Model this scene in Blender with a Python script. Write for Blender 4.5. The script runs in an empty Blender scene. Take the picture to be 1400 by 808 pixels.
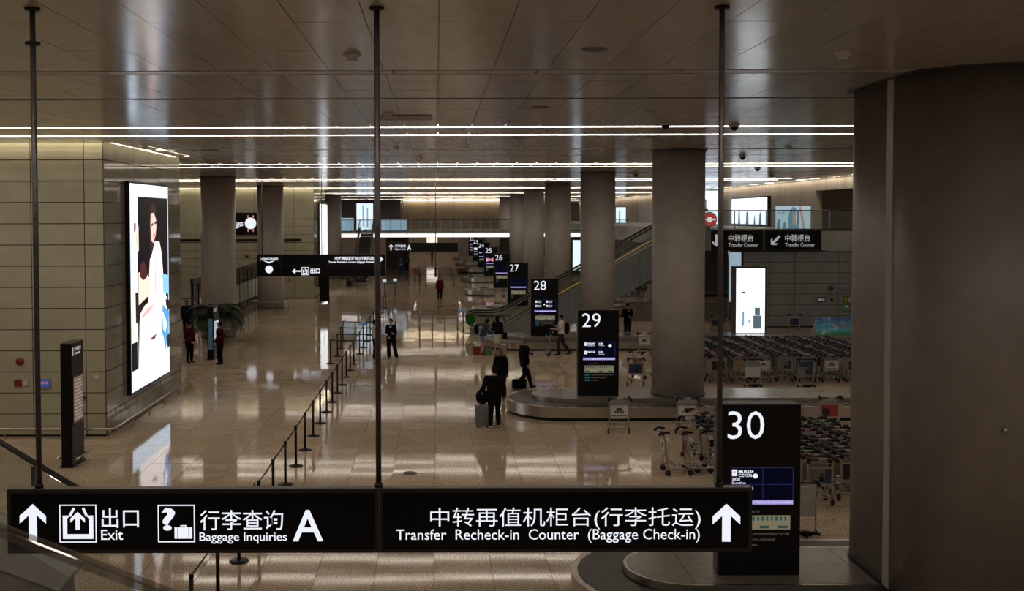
import bpy, bmesh, math, random
from mathutils import Vector, Matrix
random.seed(7)
C = bpy.context.scene.collection
SC = bpy.context.scene

# ---------------------------------------------------------------- camera, world, exposure
cam_d = bpy.data.cameras.new('camera'); cam = bpy.data.objects.new('camera', cam_d); C.objects.link(cam)
cam_d.sensor_width = 36.0; cam_d.sensor_fit = 'HORIZONTAL'
cam_d.lens = 1440/1400*36
cam_d.shift_x = (700-598)/1400; cam_d.shift_y = -(404-341.7)/1400
cam_d.clip_start = 0.05; cam_d.clip_end = 600
cam.matrix_world = Matrix.Translation((0, 0, 6.1)) @ Matrix.Rotation(math.pi/2-0.0324, 4, 'X') @ Matrix.Rotation(-0.0024, 4, 'Z')
cam_d.dof.use_dof = True; cam_d.dof.focus_distance = 10.6; cam_d.dof.aperture_fstop = 6.0
SC.camera = cam
w = bpy.data.worlds.new('hall_ambient'); SC.world = w; w.use_nodes = True
w.node_tree.nodes['Background'].inputs[0].default_value = (1.0, 0.86, 0.72, 1)
w.node_tree.nodes['Background'].inputs[1].default_value = 0.11
SC.view_settings.view_transform = 'Standard'; SC.view_settings.look = 'None'
SC.view_settings.exposure = -0.12; SC.view_settings.gamma = 1.0; SC.view_settings.use_curve_mapping = False
STRIP = 9.0        # radiance of the ceiling strips
COVE = 13.0
CEIL = 8.1

# ---------------------------------------------------------------- materials
MATS = {}
def mat(name, col=(.5,.5,.5), rough=.5, metal=0.0, emit=None, es=1.0, spec=None, coat=0.0):
    if name in MATS: return MATS[name]
    m = bpy.data.materials.new(name); m.use_nodes = True
    b = m.node_tree.nodes['Principled BSDF']
    b.inputs['Base Color'].default_value = (*col, 1); b.inputs['Roughness'].default_value = rough
    b.inputs['Metallic'].default_value = metal
    if spec is not None: b.inputs['Specular IOR Level'].default_value = spec
    if coat: b.inputs['Coat Weight'].default_value = coat; b.inputs['Coat Roughness'].default_value = .05
    if emit is not None:
        b.inputs['Emission Color'].default_value = (*emit, 1); b.inputs['Emission Strength'].default_value = es
    MATS[name] = m; return m
def nodes(m): return m.node_tree.nodes, m.node_tree.links, m.node_tree.nodes['Principled BSDF']
def world_pos(N, L, scale=(1,1,1)):
    g = N.new('ShaderNodeNewGeometry'); mp = N.new('ShaderNodeMapping'); mp.inputs['Scale'].default_value = scale
    L.new(g.outputs['Position'], mp.inputs['Vector']); return mp.outputs['Vector']
def mottled(name, c1, c2, rough, scale=20, metal=0.0, bump=0.0, bscale=30, sc3=(1,1,1), rvar=0.0, spec=None):
    if name in MATS: return MATS[name]
    m = mat(name, c1, rough, metal, spec=spec); N, L, b = nodes(m)
    v = world_pos(N, L, sc3)
    n = N.new('ShaderNodeTexNoise'); n.inputs['Scale'].default_value = scale; n.inputs['Detail'].default_value = 3
    L.new(v, n.inputs['Vector'])
    r = N.new('ShaderNodeMapRange'); r.inputs[1].default_value = .40; r.inputs[2].default_value = .60
    L.new(n.outputs[0], r.inputs[0])
    mx = N.new('ShaderNodeMix'); mx.data_type = 'RGBA'; mx.inputs[6].default_value = (*c1,1); mx.inputs[7].default_value = (*c2,1)
    L.new(r.outputs[0], mx.inputs[0]); L.new(mx.outputs[2], b.inputs['Base Color'])
    if rvar:
        rr = N.new('ShaderNodeMapRange'); rr.inputs[3].default_value = rough; rr.inputs[4].default_value = rough+rvar
        n2 = N.new('ShaderNodeTexNoise'); n2.inputs['Scale'].default_value = .7; L.new(v, n2.inputs['Vector'])
        L.new(n2.outputs[0], rr.inputs[0]); L.new(rr.outputs[0], b.inputs['Roughness'])
    if bump:
        n3 = N.new('ShaderNodeTexNoise'); n3.inputs['Scale'].default_value = bscale; L.new(v, n3.inputs['Vector'])
        bp = N.new('ShaderNodeBump'); bp.inputs['Strength'].default_value = 1; bp.inputs['Distance'].default_value = bump
        L.new(n3.outputs[0], bp.inputs['Height']); L.new(bp.outputs[0], b.inputs['Normal'])
    return m
def glass(name, tint, refl=.09):
    if name in MATS: return MATS[name]
    m = bpy.data.materials.new(name); m.use_nodes = True; N = m.node_tree.nodes; L = m.node_tree.links; N.clear()
    o = N.new('ShaderNodeOutputMaterial'); t = N.new('ShaderNodeBsdfTransparent'); t.inputs[0].default_value = (*tint,1)
    g = N.new('ShaderNodeBsdfGlossy'); g.inputs['Roughness'].default_value = .02
    f = N.new('ShaderNodeFresnel'); f.inputs[0].default_value = 1.45
    a = N.new('ShaderNodeMath'); a.operation = 'ADD'; a.inputs[1].default_value = refl-.04
    mx = N.new('ShaderNodeMixShader'); L.new(f.outputs[0], a.inputs[0]); L.new(a.outputs[0], mx.inputs[0])
    L.new(t.outputs[0], mx.inputs[1]); L.new(g.outputs[0], mx.inputs[2]); L.new(mx.outputs[0], o.inputs[0])
    MATS[name] = m; return m
def flatlit(name, col, s=1.0): return mat(name, (0,0,0), .3, emit=col, es=s, spec=.12)

M_tile = mottled('granite_tile', (.32,.25,.175), (.72,.575,.42), .03, 30, bump=.00008, bscale=1.5, rvar=.05, spec=.30)
N, L, b = nodes(M_tile)   # a little tone change from tile to tile
v = world_pos(N, L); vo = N.new('ShaderNodeVectorMath'); vo.operation = 'FLOOR'; L.new(v, vo.inputs[0])
wn = N.new('ShaderNodeTexWhiteNoise'); L.new(vo.outputs[0], wn.inputs['Vector'])
mr = N.new('ShaderNodeMapRange'); mr.inputs[3].default_value = .86; mr.inputs[4].default_value = 1.08; L.new(wn.outputs[0], mr.inputs[0])
old = b.inputs['Base Color'].links[0].from_socket
mm = N.new('ShaderNodeVectorMath'); mm.operation = 'SCALE'; L.new(old, mm.inputs[0]); L.new(mr.outputs[0], mm.inputs['Scale']); L.new(mm.outputs[0], b.inputs['Base Color'])
M_grout = mat('floor_joint', (.07,.055,.045), .8)
M_ceil = mottled('ceiling_panel_metal', (.45,.395,.345), (.50,.44,.385), .12, 3, bump=.0006, bscale=2.2, sc3=(2.2,.5,1), rvar=.10, spec=.75)
M_slab = mat('ceiling_slab_dark', (.06,.055,.05), .9)
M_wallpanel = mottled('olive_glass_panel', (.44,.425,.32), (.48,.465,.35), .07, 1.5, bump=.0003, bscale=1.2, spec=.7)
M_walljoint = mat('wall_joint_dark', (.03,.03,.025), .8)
M_sidepanel = mottled('side_panel_reflection_tone', (.25,.245,.20), (.28,.275,.225), .06, 1.5, bump=.0003, bscale=1.2, spec=.8)  # side copy of the olive panels, reflections put into a darker grey colour
M_greypanel = mottled('grey_green_panel', (.29,.33,.335), (.33,.37,.375), .25, 1.5)
M_beigewall = mottled('ribbed_beige_wall', (.56,.50,.47), (.44,.39,.365), .6, 3, sc3=(1,1,.02))
M_column = mottled('column_paint', (.205,.175,.155), (.23,.195,.175), .45, 2.5)
M_column1 = mottled('round_column_paint', (.36,.33,.30), (.40,.365,.335), .5, 2.5)
M_column2 = mottled('left_column_paint', (.50,.47,.45), (.54,.51,.49), .35, 2.5)
M_black = mottled('black_metal', (.005,.005,.006), (.008,.008,.009), .35, 8, spec=.25)
M_blackgloss = mat('black_gloss', (.004,.004,.005), .12, spec=.25)
M_darkframe = mottled('bronze_frame', (.05,.042,.036), (.06,.05,.043), .35, 8)
M_pole = mottled('pole_metal', (.055,.05,.055), (.08,.07,.08), .35, 8, metal=.4)
M_steel = mottled('brushed_steel', (.50,.46,.41), (.62,.57,.51), .28, 6, metal=1.0, sc3=(1,1,14))
M_chrome = mottled('chrome', (.62,.60,.57), (.72,.70,.66), .18, 8, metal=1.0)
M_alu = mottled('satin_aluminium', (.45,.43,.40), (.52,.50,.47), .38, 10, metal=.8)
M_rubber = mottled('black_rubber', (.018,.016,.015), (.028,.025,.023), .42, 14)
M_slat = mottled('belt_slat_rubber', (.035,.031,.028), (.05,.044,.04), .36, 14)
M_platform = mottled('steel_platform', (.27,.24,.21), (.31,.275,.24), .20, 5, metal=.35, rvar=.08)
M_cover = mottled('slot_cover_paint', (.52,.47,.48), (.57,.52,.53), .3, 3)
M_white = mottled('white_paint', (.62,.60,.57), (.70,.68,.65), .5, 8)
M_greypaint = mottled('grey_paint', (.26,.255,.24), (.30,.295,.28), .5, 8)
M_glass = glass('clear_glass', (.90,.94,.92))
M_glassdark = glass('tinted_glass', (.45,.52,.52), .10)
M_frost = mottled('frosted_glass', (.42,.50,.46), (.50,.58,.53), .35, 2)
M_text = flatlit('sign_white_light', (.90,.93,1.0), 1.05)
M_textdim = flatlit('sign_grey_light', (.62,.60,.58), .62)
M_strip = flatlit('strip_light', (1.0,.87,.72), STRIP)
M_cove = flatlit('cove_light', (1.0,.84,.58), COVE)
M_screenwhite = flatlit('screen_white', (.93,.97,1.0), 1.7)
M_skinA = mottled('skin', (.42,.26,.18), (.47,.30,.21), .55, 20)
M_hair = mottled('black_hair', (.006,.005,.005), (.010,.009,.008), .7, 40, spec=.08)
M_hairbrown = mottled('brown_hair', (.16,.09,.045), (.22,.13,.065), .5, 40)
M_hairgrey = mottled('grey_hair', (.16,.15,.14), (.22,.21,.20), .5, 40)
def cloth(name, c): return mottled(name, c, tuple(x*1.3 for x in c), .9, 25, spec=.08)

# ---------------------------------------------------------------- geometry helpers
class MB:
    def __init__(s): s.v=[]; s.f=[]; s.m=[]; s.mats=[]; s.cur=0; s.smooth=[]; s.sm=False
    def use(s, m):
        if m not in s.mats: s.mats.append(m)
        s.cur = s.mats.index(m); return s
    def add(s, vs, fs):
        o=len(s.v); s.v += [tuple(p) for p in vs]
        for f in fs: s.f.append(tuple(o+i for i in f)); s.m.append(s.cur); s.smooth.append(s.sm)
        return s
    def box(s, x0,x1,y0,y1,z0,z1, M=None):
        vs=[(x,y,z) for z in (z0,z1) for y in (y0,y1) for x in (x0,x1)]
        if M: vs=[M@Vector(p) for p in vs]
        return s.add(vs, [(0,2,3,1),(4,5,7,6),(0,1,5,4),(2,6,7,3),(0,4,6,2),(1,3,7,5)])
    def prism(s, poly, a0, a1, axis='z'):
        # polygon given ccw in the two other axes: z:(x,y) y:(x,z) x:(y,z)
        n=len(poly)
        def P(p,a): return {'z':(p[0],p[1],a),'y':(p[0],a,p[1]),'x':(a,p[0],p[1])}[axis]
        vs=[P(p,a0) for p in poly]+[P(p,a1) for p in poly]
        fs=[tuple(range(n))[::-1], tuple(range(n,2*n))]+[(i,(i+1)%n,n+(i+1)%n,n+i) for i in range(n)]
        return s.add(vs,fs)
    def ring(s, c, u, v, n):
        return [Vector(c)+u*math.cos(2*math.pi*i/n)+v*math.sin(2*math.pi*i/n) for i in range(n)]
    def tube(s, pts, r, n=8, round_end=False, close=False):
        pts=[Vector(p) for p in pts]; rs = r if isinstance(r,(list,tuple)) else [r]*len(pts)
        if round_end:
            d0=(pts[0]-pts[1]).normalized(); d1=(pts[-1]-pts[-2]).normalized()
            P=[pts[0]+d0*rs[0]*.95, pts[0]+d0*rs[0]*.6]+pts+[pts[-1]+d1*rs[-1]*.6, pts[-1]+d1*rs[-1]*.95]
            rs=[rs[0]*.25, rs[0]*.75]+list(rs)+[rs[-1]*.75, rs[-1]*.25]; pts=P
        vs=[]; u=None; N=len(pts)
        for i,p in enumerate(pts):
            if close: d=(pts[(i+1)%N]-pts[i-1])
            else: d=(pts[min(i+1,N-1)]-pts[max(i-1,0)])
            d.normalize()
            if u is None:
                u=d.cross(Vector((0,0,1)) if abs(d.z)<.9 else Vector((1,0,0))).normalized()
            else: u=(u-d*u.dot(d)).normalized()
            w_=d.cross(u); vs+=s.ring(p,u*rs[i],w_*rs[i],n)
        fs=[]
        for k in range(N if close else N-1):
            a=k*n; b_=((k+1)%N)*n
            fs+=[(a+i,a+(i+1)%n,b_+(i+1)%n,b_+i) for i in range(n)]
        if not close: fs+=[tuple(range(n))[::-1], tuple((N-1)*n+i for i in range(n))]
        o=s.sm; s.sm=n>4; s.add(vs,fs); s.sm=o; return s
    def cyl(s, x,y,z0,z1,r,n=24,r1=None):
        r1=r if r1 is None else r1
        vs=[(x+r*math.cos(2*math.pi*i/n),y+r*math.sin(2*math.pi*i/n),z0) for i in range(n)]+[(x+r1*math.cos(2*math.pi*i/n),y+r1*math.sin(2*math.pi*i/n),z1) for i in range(n)]
        o=s.sm; s.sm=False; s.add(vs,[tuple(range(n))[::-1],tuple(range(n,2*n))])
        s.sm=True
        base=len(s.v)-2*n
        for i in range(n): s.f.append((base+i,base+(i+1)%n,base+n+(i+1)%n,base+n+i)); s.m.append(s.cur); s.smooth.append(True)
        s.sm=o; return s
    def lathe(s, prof, c=(0,0,0), n=20):
        vs=[]; 
        for r,z in prof: vs+=[(c[0]+r*math.cos(2*math.pi*i/n),c[1]+r*math.sin(2*math.pi*i/n),c[2]+z) for i in range(n)]
        fs=[(k*n+i,k*n+(i+1)%n,(k+1)*n+(i+1)%n,(k+1)*n+i) for k in range(len(prof)-1) for i in range(n)]
        fs+=[tuple(range(n))[::-1],tuple((len(prof)-1)*n+i for i in range(n))]
        o=s.sm; s.sm=True; s.add(vs,fs); s.sm=o; return s
    def ball(s, c, rx, ry=None, rz=None, n=12, m=8):
        ry=rx if ry is None else ry; rz=rx if rz is None else rz
        vs=[]
        for k in range(m+1):
            t=-math.pi/2+math.pi*(k+.02)/(m+.04)
            vs+=[(c[0]+rx*math.cos(t)*math.cos(2*math.pi*i/n),c[1]+ry*math.cos(t)*math.sin(2*math.pi*i/n),c[2]+rz*math.sin(t)) for i in range(n)]
        fs=[(k*n+i,k*n+(i+1)%n,(k+1)*n+(i+1)%n,(k+1)*n+i) for k in range(m) for i in range(n)]
        fs+=[tuple(range(n))[::-1],tuple(m*n+i for i in range(n))]
        o=s.sm; s.sm=True; s.add(vs,fs); s.sm=o; return s
    def quad(s, a,b_,c,d): return s.add([a,b_,c,d],[(0,1,2,3)])
    def mesh(s, name):
        me=bpy.data.meshes.new(name); me.from_pydata(s.v,[],s.f)
        for m in s.mats: me.materials.append(m)
        if len(s.mats)>1: me.polygons.foreach_set('material_index', s.m)
        me.polygons.foreach_set('use_smooth', s.smooth); me.update(); return me
    def build(s, name, m=None, parent=None, loc=None):
        if m is not None and not s.mats: s.mats=[m]
        return obj(name, s.mesh(name), parent, loc)
def obj(name, me, parent=None, loc=None):
    o=bpy.data.objects.new(name, me); C.objects.link(o)
    if parent is not None: o.parent=parent
    if loc is not None: o.location=loc
    return o
def tag(o, label=None, cat=None, group=None, kind=None):
    if label: o['label']=label
    if cat: o['category']=cat
    if group: o['group']=group
    if kind: o['kind']=kind
    return o
def thing(name, label, cat, loc=(0,0,0), rz=0, group=None):
    o=bpy.data.objects.new(name, None); C.objects.link(o); o.location=loc; o.rotation_euler=(0,0,rz); o.empty_display_size=.2
    return tag(o,label,cat,group)
def struct(name, mb, m=None, parent=None):
    o=mb.build(name,m,parent)
    if parent is None: o['kind']='structure'
    return o
def copy_tree(o, parent=None):
    c=o.copy(); C.objects.link(c); c.parent=parent
    for ch in o.children: copy_tree(ch,c)
    return c
def bevel(o, wd=.01, seg=2):
    md=o.modifiers.new('bevel','BEVEL'); md.width=wd; md.segments=seg; md.limit_method='ANGLE'; return o
ORD=['first','second','third','fourth','fifth','sixth','seventh','eighth','ninth','tenth','eleventh','twelfth','thirteenth','fourteenth','fifteenth','sixteenth','seventeenth','eighteenth','nineteenth','twentieth']+['%dth'%i if i%10 not in (1,2,3) else '%d%s'%(i,{1:'st',2:'nd',3:'rd'}[i%10]) for i in range(21,100)]
NUMW={30:'thirty',29:'twenty-nine',28:'twenty-eight',27:'twenty-seven',26:'twenty-six',25:'twenty-five',24:'twenty-four',23:'twenty-three',22:'twenty-two'}
_tc={}
def text_mb(mb, s, x0,x1,z0,z1, y, fit='xz', face='y', bold=0.0, xf=None):
    """flat lettering fitted into a box on a vertical plane facing -Y (face 'y') or +X (face 'x')"""
    key=(s,bold)
    if key not in _tc:
        c=bpy.data.curves.new('lettering','FONT'); c.body=s; c.resolution_u=3; c.offset=bold
        o=bpy.data.objects.new('lettering',c); me=bpy.data.meshes.new_from_object(o)
        vs=[(v.co.x,v.co.y) for v in me.vertices]; fs=[tuple(p.vertices) for p in me.polygons]
        bpy.data.objects.remove(o); bpy.data.meshes.remove(me); bpy.data.curves.remove(c); _tc[key]=(vs,fs)
    vs,fs=_tc[key]
    if not vs: return mb
    ax=min(v[0] for v in vs); bx=max(v[0] for v in vs); az=min(v[1] for v in vs); bz=max(v[1] for v in vs)
    kx=(x1-x0)/(bx-ax); kz=(z1-z0)/(bz-az)
    if xf=='keep': kx=kz
    out=[]
    for vx,vz in vs:
        a=x0+(vx-ax)*kx; c=z0+(vz-az)*kz
        out.append((a,y,c) if face=='y' else (y,a,c))
    return mb.add(out,fs)
def poly(mb, pts, y, face='y'):
    return mb.add([(p[0],y,p[1]) if face=='y' else (y,p[0],p[1]) for p in pts],[tuple(range(len(pts)))])
def rectline(mb,x0,x1,z0,z1,t,y):
    for a in ((x0,x1,z0,z0+t),(x0,x1,z1-t,z1),(x0,x0+t,z0+t,z1-t),(x1-t,x1,z0+t,z1-t)):
        poly(mb,[(a[0],a[2]),(a[1],a[2]),(a[1],a[3]),(a[0],a[3])],y)
    return mb
def rect(mb,x0,x1,z0,z1,y,face='y'): return poly(mb,[(x0,z0),(x1,z0),(x1,z1),(x0,z1)],y,face)
def arrow(mb, cx, ztip, h, w_, y, ang=0, k=.32):
    """up arrow with a chevron head, optionally turned about its centre"""
    s=w_*k/2; hh=w_/2
    pts=[(0,h/2),(hh,h/2-hh*.92),(hh,h/2-hh*.92-s*1.9),(s,h/2-s*2.82),(s,-h/2),(-s,-h/2),(-s,h/2-s*2.82),(-hh,h/2-hh*.92-s*1.9),(-hh,h/2-hh*.92)]
    cz=ztip-h/2
    c_,s_=math.cos(ang),math.sin(ang)
    P=[(cx+p[0]*c_-p[1]*s_, cz+p[0]*s_+p[1]*c_) for p in pts]
    i=[0,1,2,3,4,5,6,7,8]
    # split to stay planar and concave-safe
    vs=[(p[0],y,p[1]) for p in P]
    return mb.add(vs,[(0,1,2,3),(0,3,6),(0,6,7,8),(3,4,5,6)])
def marks(mb,x0,x1,z0,z1,y,n):
    """a line of print too small to read: little upright and level strokes"""
    r=random.Random(int(x0*97+z0*31)+n); w_=(x1-x0)/n; h=z1-z0
    for i in range(n):
        a=x0+i*w_
        rect(mb,a+.12*w_,a+.32*w_,z0,z1,y); zz=z0+h*r.choice((.1,.45,.8)); rect(mb,a+.32*w_,a+.8*w_,zz-.1*h,zz+.12*h,y)
        if r.random()<.6: rect(mb,a+.6*w_,a+.8*w_,z0+.12*h,z1-.1*h,y)
def disc(mb,cx,cz,r,y,n=20,face='y'): return poly(mb,[(cx+r*math.cos(2*math.pi*i/n),cz+r*math.sin(2*math.pi*i/n)) for i in range(n)],y,face)

# ---------------------------------------------------------------- floor
fl = struct('floor', MB().box(-34,34,-6,190,-.35,-.03), M_grout)
tile_mesh = MB().box(-.4955,.4955,-.4955,.4955,-.03,0).mesh('tile'); tile_mesh.materials.append(M_tile)
TX0,TX1,TY0,TY1=-10,7,17,34
for j in range(TY0,TY1):
    for i in range(TX0,TX1):
        o=obj('tile',tile_mesh,fl,(i+.5-.076,j+.5-.15,0)); o.rotation_euler=(random.gauss(0,.0011),random.gauss(0,.0011),0)
mb=MB()
for j in range(-3,188):
    for i in range(-33,33):
        if TX0<=i<TX1 and TY0<=j<TY1: continue
        if j>110 and abs(i)>22: continue
        cx=i+.5-.076; cy=j+.5-.15; a=random.gauss(0,.0011); b_=random.gauss(0,.0011); h=.497
        mb.add([(cx+u*h,cy+v*h,u*h*a+v*h*b_) for u,v in ((-1,-1),(1,-1),(1,1),(-1,1))],[(0,1,2,3)])
tag(mb.build('floor_tiles',M_tile,fl),kind='stuff')

# ---------------------------------------------------------------- ceiling
ce = struct('ceiling', MB().box(-34,34,-6,190,CEIL+.22,CEIL+.45), M_slab)
PITCH=17.1
seg=[(-5.5,-3.6,'p'),(-3.6,-1.7,'p'),(-1.7,.2,'p'),(.2,2.1,'p'),(2.1,4.4,'p'),(4.4,6.6,'p'),(6.6,6.9,'L'),(6.9,8.8,'p'),(8.8,9.1,'L'),(9.1,10.94,'p'),(10.94,12.8,'p'),(12.8,14.55,'p')]   # rows before the first slot
def block(y0):  # one structural bay of ceiling from the unlit slot to the next one
    return [(y0,y0+.42,'s'),(y0+.42,y0+1.2,'p'),(y0+1.2,y0+2.3,'p'),(y0+2.3,y0+3.42,'p'),(y0+3.42,y0+3.60,'d'),(y0+3.60,y0+5.4,'p'),(y0+5.4,y0+7.2,'p'),(y0+7.2,y0+9.15,'p'),
            (y0+9.15,y0+9.45,'L'),(y0+9.45,y0+11.5,'p'),(y0+11.5,y0+11.8,'L'),(y0+11.8,y0+13.6,'p'),(y0+13.6,y0+15.35,'p'),(y0+15.35,y0+PITCH,'p')]
for k in range(10): seg+=block(14.55+PITCH*k)
seg=[s for s in seg if s[0]<169.5]
zones=[(-26.9,-8.78,-5.5,28.62),(-26.9,-8.78,38.05,77.5),(-26.9,-8.78,86.5,169.6),(-8.78,21.95,-5.5,169.6),(23.3,33,-5.5,60)]
cells=[]
for (x0,x1,y0,y1) in zones:
    for (a,b_,t) in seg:
        if t!='p': continue
        a2=max(a,y0); b2=min(b_,y1)
        if b2-a2<.15: continue
        i0=math.floor((x0-.02)/.75); x=.02+i0*.75
        while x<x1:
            xa=max(x,x0); xb=min(x+.75,x1)
            if xb-xa>.05: cells.append((xa,xb,a2,b2))
            x+=.75
def infr(c):
    ym=(c[2]+c[3])/2
    if ym<9.2: return 1e9
    if c[1]<-.43*ym or c[0]>.58*ym: return 1e9
    return ym
cells.sort(key=infr)
pm={}
for c in cells[:300]:
    key=(round(c[1]-c[0],3),round(c[3]-c[2],3))
    if key not in pm:
        me=MB().box(-key[0]/2+.004,key[0]/2-.004,-key[1]/2+.004,key[1]/2-.004,0,.03).mesh('ceiling_panel'); me.materials.append(M_ceil); pm[key]=me
    o=obj('ceiling_panel',pm[key],ce,((c[0]+c[1])/2,(c[2]+c[3])/2,CEIL)); o.rotation_euler=(random.gauss(0,.0011),random.gauss(0,.0016),0)
mb=MB()
for c in cells[300:]:
    cx=(c[0]+c[1])/2; cy=(c[2]+c[3])/2; hx=(c[1]-c[0])/2-.004; hy=(c[3]-c[2])/2-.004; a=random.gauss(0,.0013); b_=random.gauss(0,.0009)
    mb.add([(cx+u*hx,cy+v*hy,CEIL+u*hx*a+v*hy*b_) for u,v in ((-1,-1),(-1,1),(1,1),(1,-1))],[(0,1,2,3)])
tag(mb.build('ceiling_panels',M_ceil,ce),kind='stuff')
for (a,b_,t) in seg:
    if t=='s' and a<40:   # unlit slot with a pale cover
        for xa in [-26,-21,-16,-11.2]+[-6.6+i*2.0 for i in range(8)]:
            xb=xa+ (4.98 if xa<-15 else (4.5 if xa<-10 else 1.98))
            if xa<-9 and a>28: continue
            MB().box(xa,xb,a+.10,a+.40,CEIL+.004,CEIL+.03).build('slot_cover',M_cover,ce)
# lit strips
n_l=0
for (a,b_,t) in seg:
    if t!='L': continue
    y=(a+b_)/2
    xl=-26.5 if (y<28 or 38<y<77) else -8.9
    if y>86.6: xl=-20
    xr=22.0 if y>40 else 30
    if y>58: xr=19.5
    pr='nearest pair, %s edge' if y<30 else None
    n_l+=1
    t_=thing('ceiling_strip_light','long white strip light across the ceiling, %s row away from the camera'%ORD[n_l-1],'ceiling light',((xl+xr)/2,y,CEIL),0,'strip lights across the ceiling')
    MB().box(xl-(xl+xr)/2,xr-(xl+xr)/2,-.145,.145,.06,.12).build('housing',M_greypaint,t_)
    MB().box(xl-(xl+xr)/2,xr-(xl+xr)/2,-.12,.12,.0,.055).build('diffuser',M_strip,t_)

# ---------------------------------------------------------------- walls
def panel_wall_y(w_obj,x0,edges,y,z0,z1,m,dz=.595,th=.012,depth=.02):
    """panels on a wall facing -Y; edges = x edges"""
    n=int(round((z1-z0)/dz)); h=(z1-z0)/n
    cache={}
    for i in range(len(edges)-1):
        wd=edges[i+1]-edges[i]; k=round(wd,3)
        if k not in cache:
            me=MB().box(-wd/2+th,wd/2-th,-depth,0,-h/2+th,h/2-th).mesh('wall_panel'); me.materials.append(m); cache[k]=me
        for j in range(n):
            o=obj('wall_panel',cache[k],w_obj,((edges[i]+edges[i+1])/2,y,z0+(j+.5)*h)); o.rotation_euler=(random.gauss(0,.0012),0,random.gauss(0,.0015))
def panel_wall_x(w_obj,edges,x,z0,z1,m,dz=.595,th=.012,depth=.02,sgn=1):
    n=int(round((z1-z0)/dz)); h=(z1-z0)/n; cache={}
    for i in range(len(edges)-1):
        wd=edges[i+1]-edges[i]; k=round(wd,3)
        if k not in cache:
            me=MB().box(0 if sgn>0 else -depth,depth if sgn>0 else 0,-wd/2+th,wd/2-th,-h/2+th,h/2-th).mesh('wall_panel'); me.materials.append(m); cache[k]=me
        for j in range(n):
            o=obj('wall_panel',cache[k],w_obj,(x,(edges[i]+edges[i+1])/2,z0+(j+.5)*h)); o.rotation_euler=(0,random.gauss(0,.0010),random.gauss(0,.0010))
# near block
wl=struct('wall_left_near', MB().box(-26.5,-9.2,29.07,37.6,0,8.3), M_walljoint)
panel_wall_y(wl,0,[-15.7,-14.2,-12.7,-11.2,-9.73,-9.2],29.06,.05,8.25,M_wallpanel)
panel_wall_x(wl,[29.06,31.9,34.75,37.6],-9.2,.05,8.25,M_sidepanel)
# far block
wf=struct('wall_left_far', MB().box(-26.5,-9.15,78.02,86.0,0,8.3), M_walljoint)
panel_wall_y(wf,0,[-19.4-0+i*1.465 for i in range(8)],78.0,.05,8.25,M_wallpanel)
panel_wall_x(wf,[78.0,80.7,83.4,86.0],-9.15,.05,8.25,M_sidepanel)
# coves (lamps in the slot between ceiling and wall)
def cove(x0,x1,y0,y1,label,z=CEIL+.13):
    o=MB().box(x0,x1,y0,y1,z,z+.04).build('cove_light',M_cove); tag(o,label,'cove light'); return o
cove(-20,-8.95,28.80,28.88,'warm cove light along the top of the near left wall front')
cove(-8.98,-8.90,28.9,37.9,'warm cove light along the side of the near left wall')
cove(-20,-8.95,77.7,77.8,'warm cove light above the far left panelled wall')
cove(-9.0,-8.9,78.0,86.2,'warm cove light along the side of the far left wall')
# right back wall beneath the balcony
wr=struct('wall_right_back', MB().box(16.6,31,57.12,57.5,0,4.14), M_walljoint)
panel_wall_y(wr,0,[16.6,18.05,19.4,21.8-.02,24.2,26.6,29.0],57.11,.05,4.13,M_greypanel,dz=.585)
M_darkwall=mottled('dark_wall_paint',(.17,.145,.13),(.21,.18,.165),.6,2)  # dark brown mottled paint shared by walls, counters and stair
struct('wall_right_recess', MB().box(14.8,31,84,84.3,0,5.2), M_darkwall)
struct('wall_end', MB().box(-34,34,172,172.4,0,CEIL+.2), mottled('end_wall_paint',(.42,.34,.28),(.36,.29,.24),.6,.6))
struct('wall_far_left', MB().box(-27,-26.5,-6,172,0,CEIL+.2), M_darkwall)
# mezzanine on the right
mz=struct('mezzanine_slab', MB().box(14.3,33,57.0,150,4.18,5.28), M_greypaint)
for i,(a,b_) in enumerate([(14.3,17.5),(17.55,20.7),(20.72,22.9),(22.94,26),(26.04,30)]):
    MB().box(a+.01,b_-.01,56.95,57.0,4.2,5.2).build('fascia_panel',mottled('fascia_paint',(.44,.46,.45),(.49,.51,.50),.4,4),mz)
ur=struct('wall_mezzanine_right', MB().box(22.6,23,63,168,5.28,8.31).box(22.6,23,50,63,7.55,8.31), M_beigewall)
struct('wall_mezzanine_recess', MB().box(23,33,64,64.3,5.28,8.0).box(29.5,30,50,64,5.28,8.0), mottled('recess_panel',(.50,.43,.30),(.55,.47,.34),.5,.5))
cove(22.30,22.40,50,168,'warm cove light along the top of the right mezzanine wall')
# far balcony and wall behind it
fb=struct('balcony_slab_far', MB().box(-14,22.5,105.0,125,3.95,4.55), M_greypaint)
o=MB().box(-10.4,19.4,104.86,104.98,3.98,4.32).build('balcony_edge_light',flatlit('balcony_edge_lamp',(1,.90,.84),1.5)); tag(o,'long glowing light strip on the front edge of the far balcony','light strip')
wb=struct('wall_behind_balcony', MB().box(-4.2,8.6,124,124.4,4.55,8.0), mottled('balcony_wall',(.42,.34,.26),(.37,.30,.23),.6,.6))
struct('wall_balcony_left', MB().box(-14,-4.25,122,122.4,4.55,8.0), mottled('balcony_wall_grey',(.20,.18,.19),(.24,.21,.22),.6,.6))
cove(-4.0,8.4,123.7,123.85,'warm cove light over the wall behind the far balcony',z=7.9)
# grey wall block and doorway glow beneath far balcony
struct('wall_under_balcony', MB().box(-5.9,-3.3,121,124,0,3.95).box(-20,-10.5,112,113,0,3.95).box(3.0,22,150,150.4,0,3.9), mottled('under_balcony_paint',(.16,.145,.135),(.20,.18,.17),.5,.8))

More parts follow.
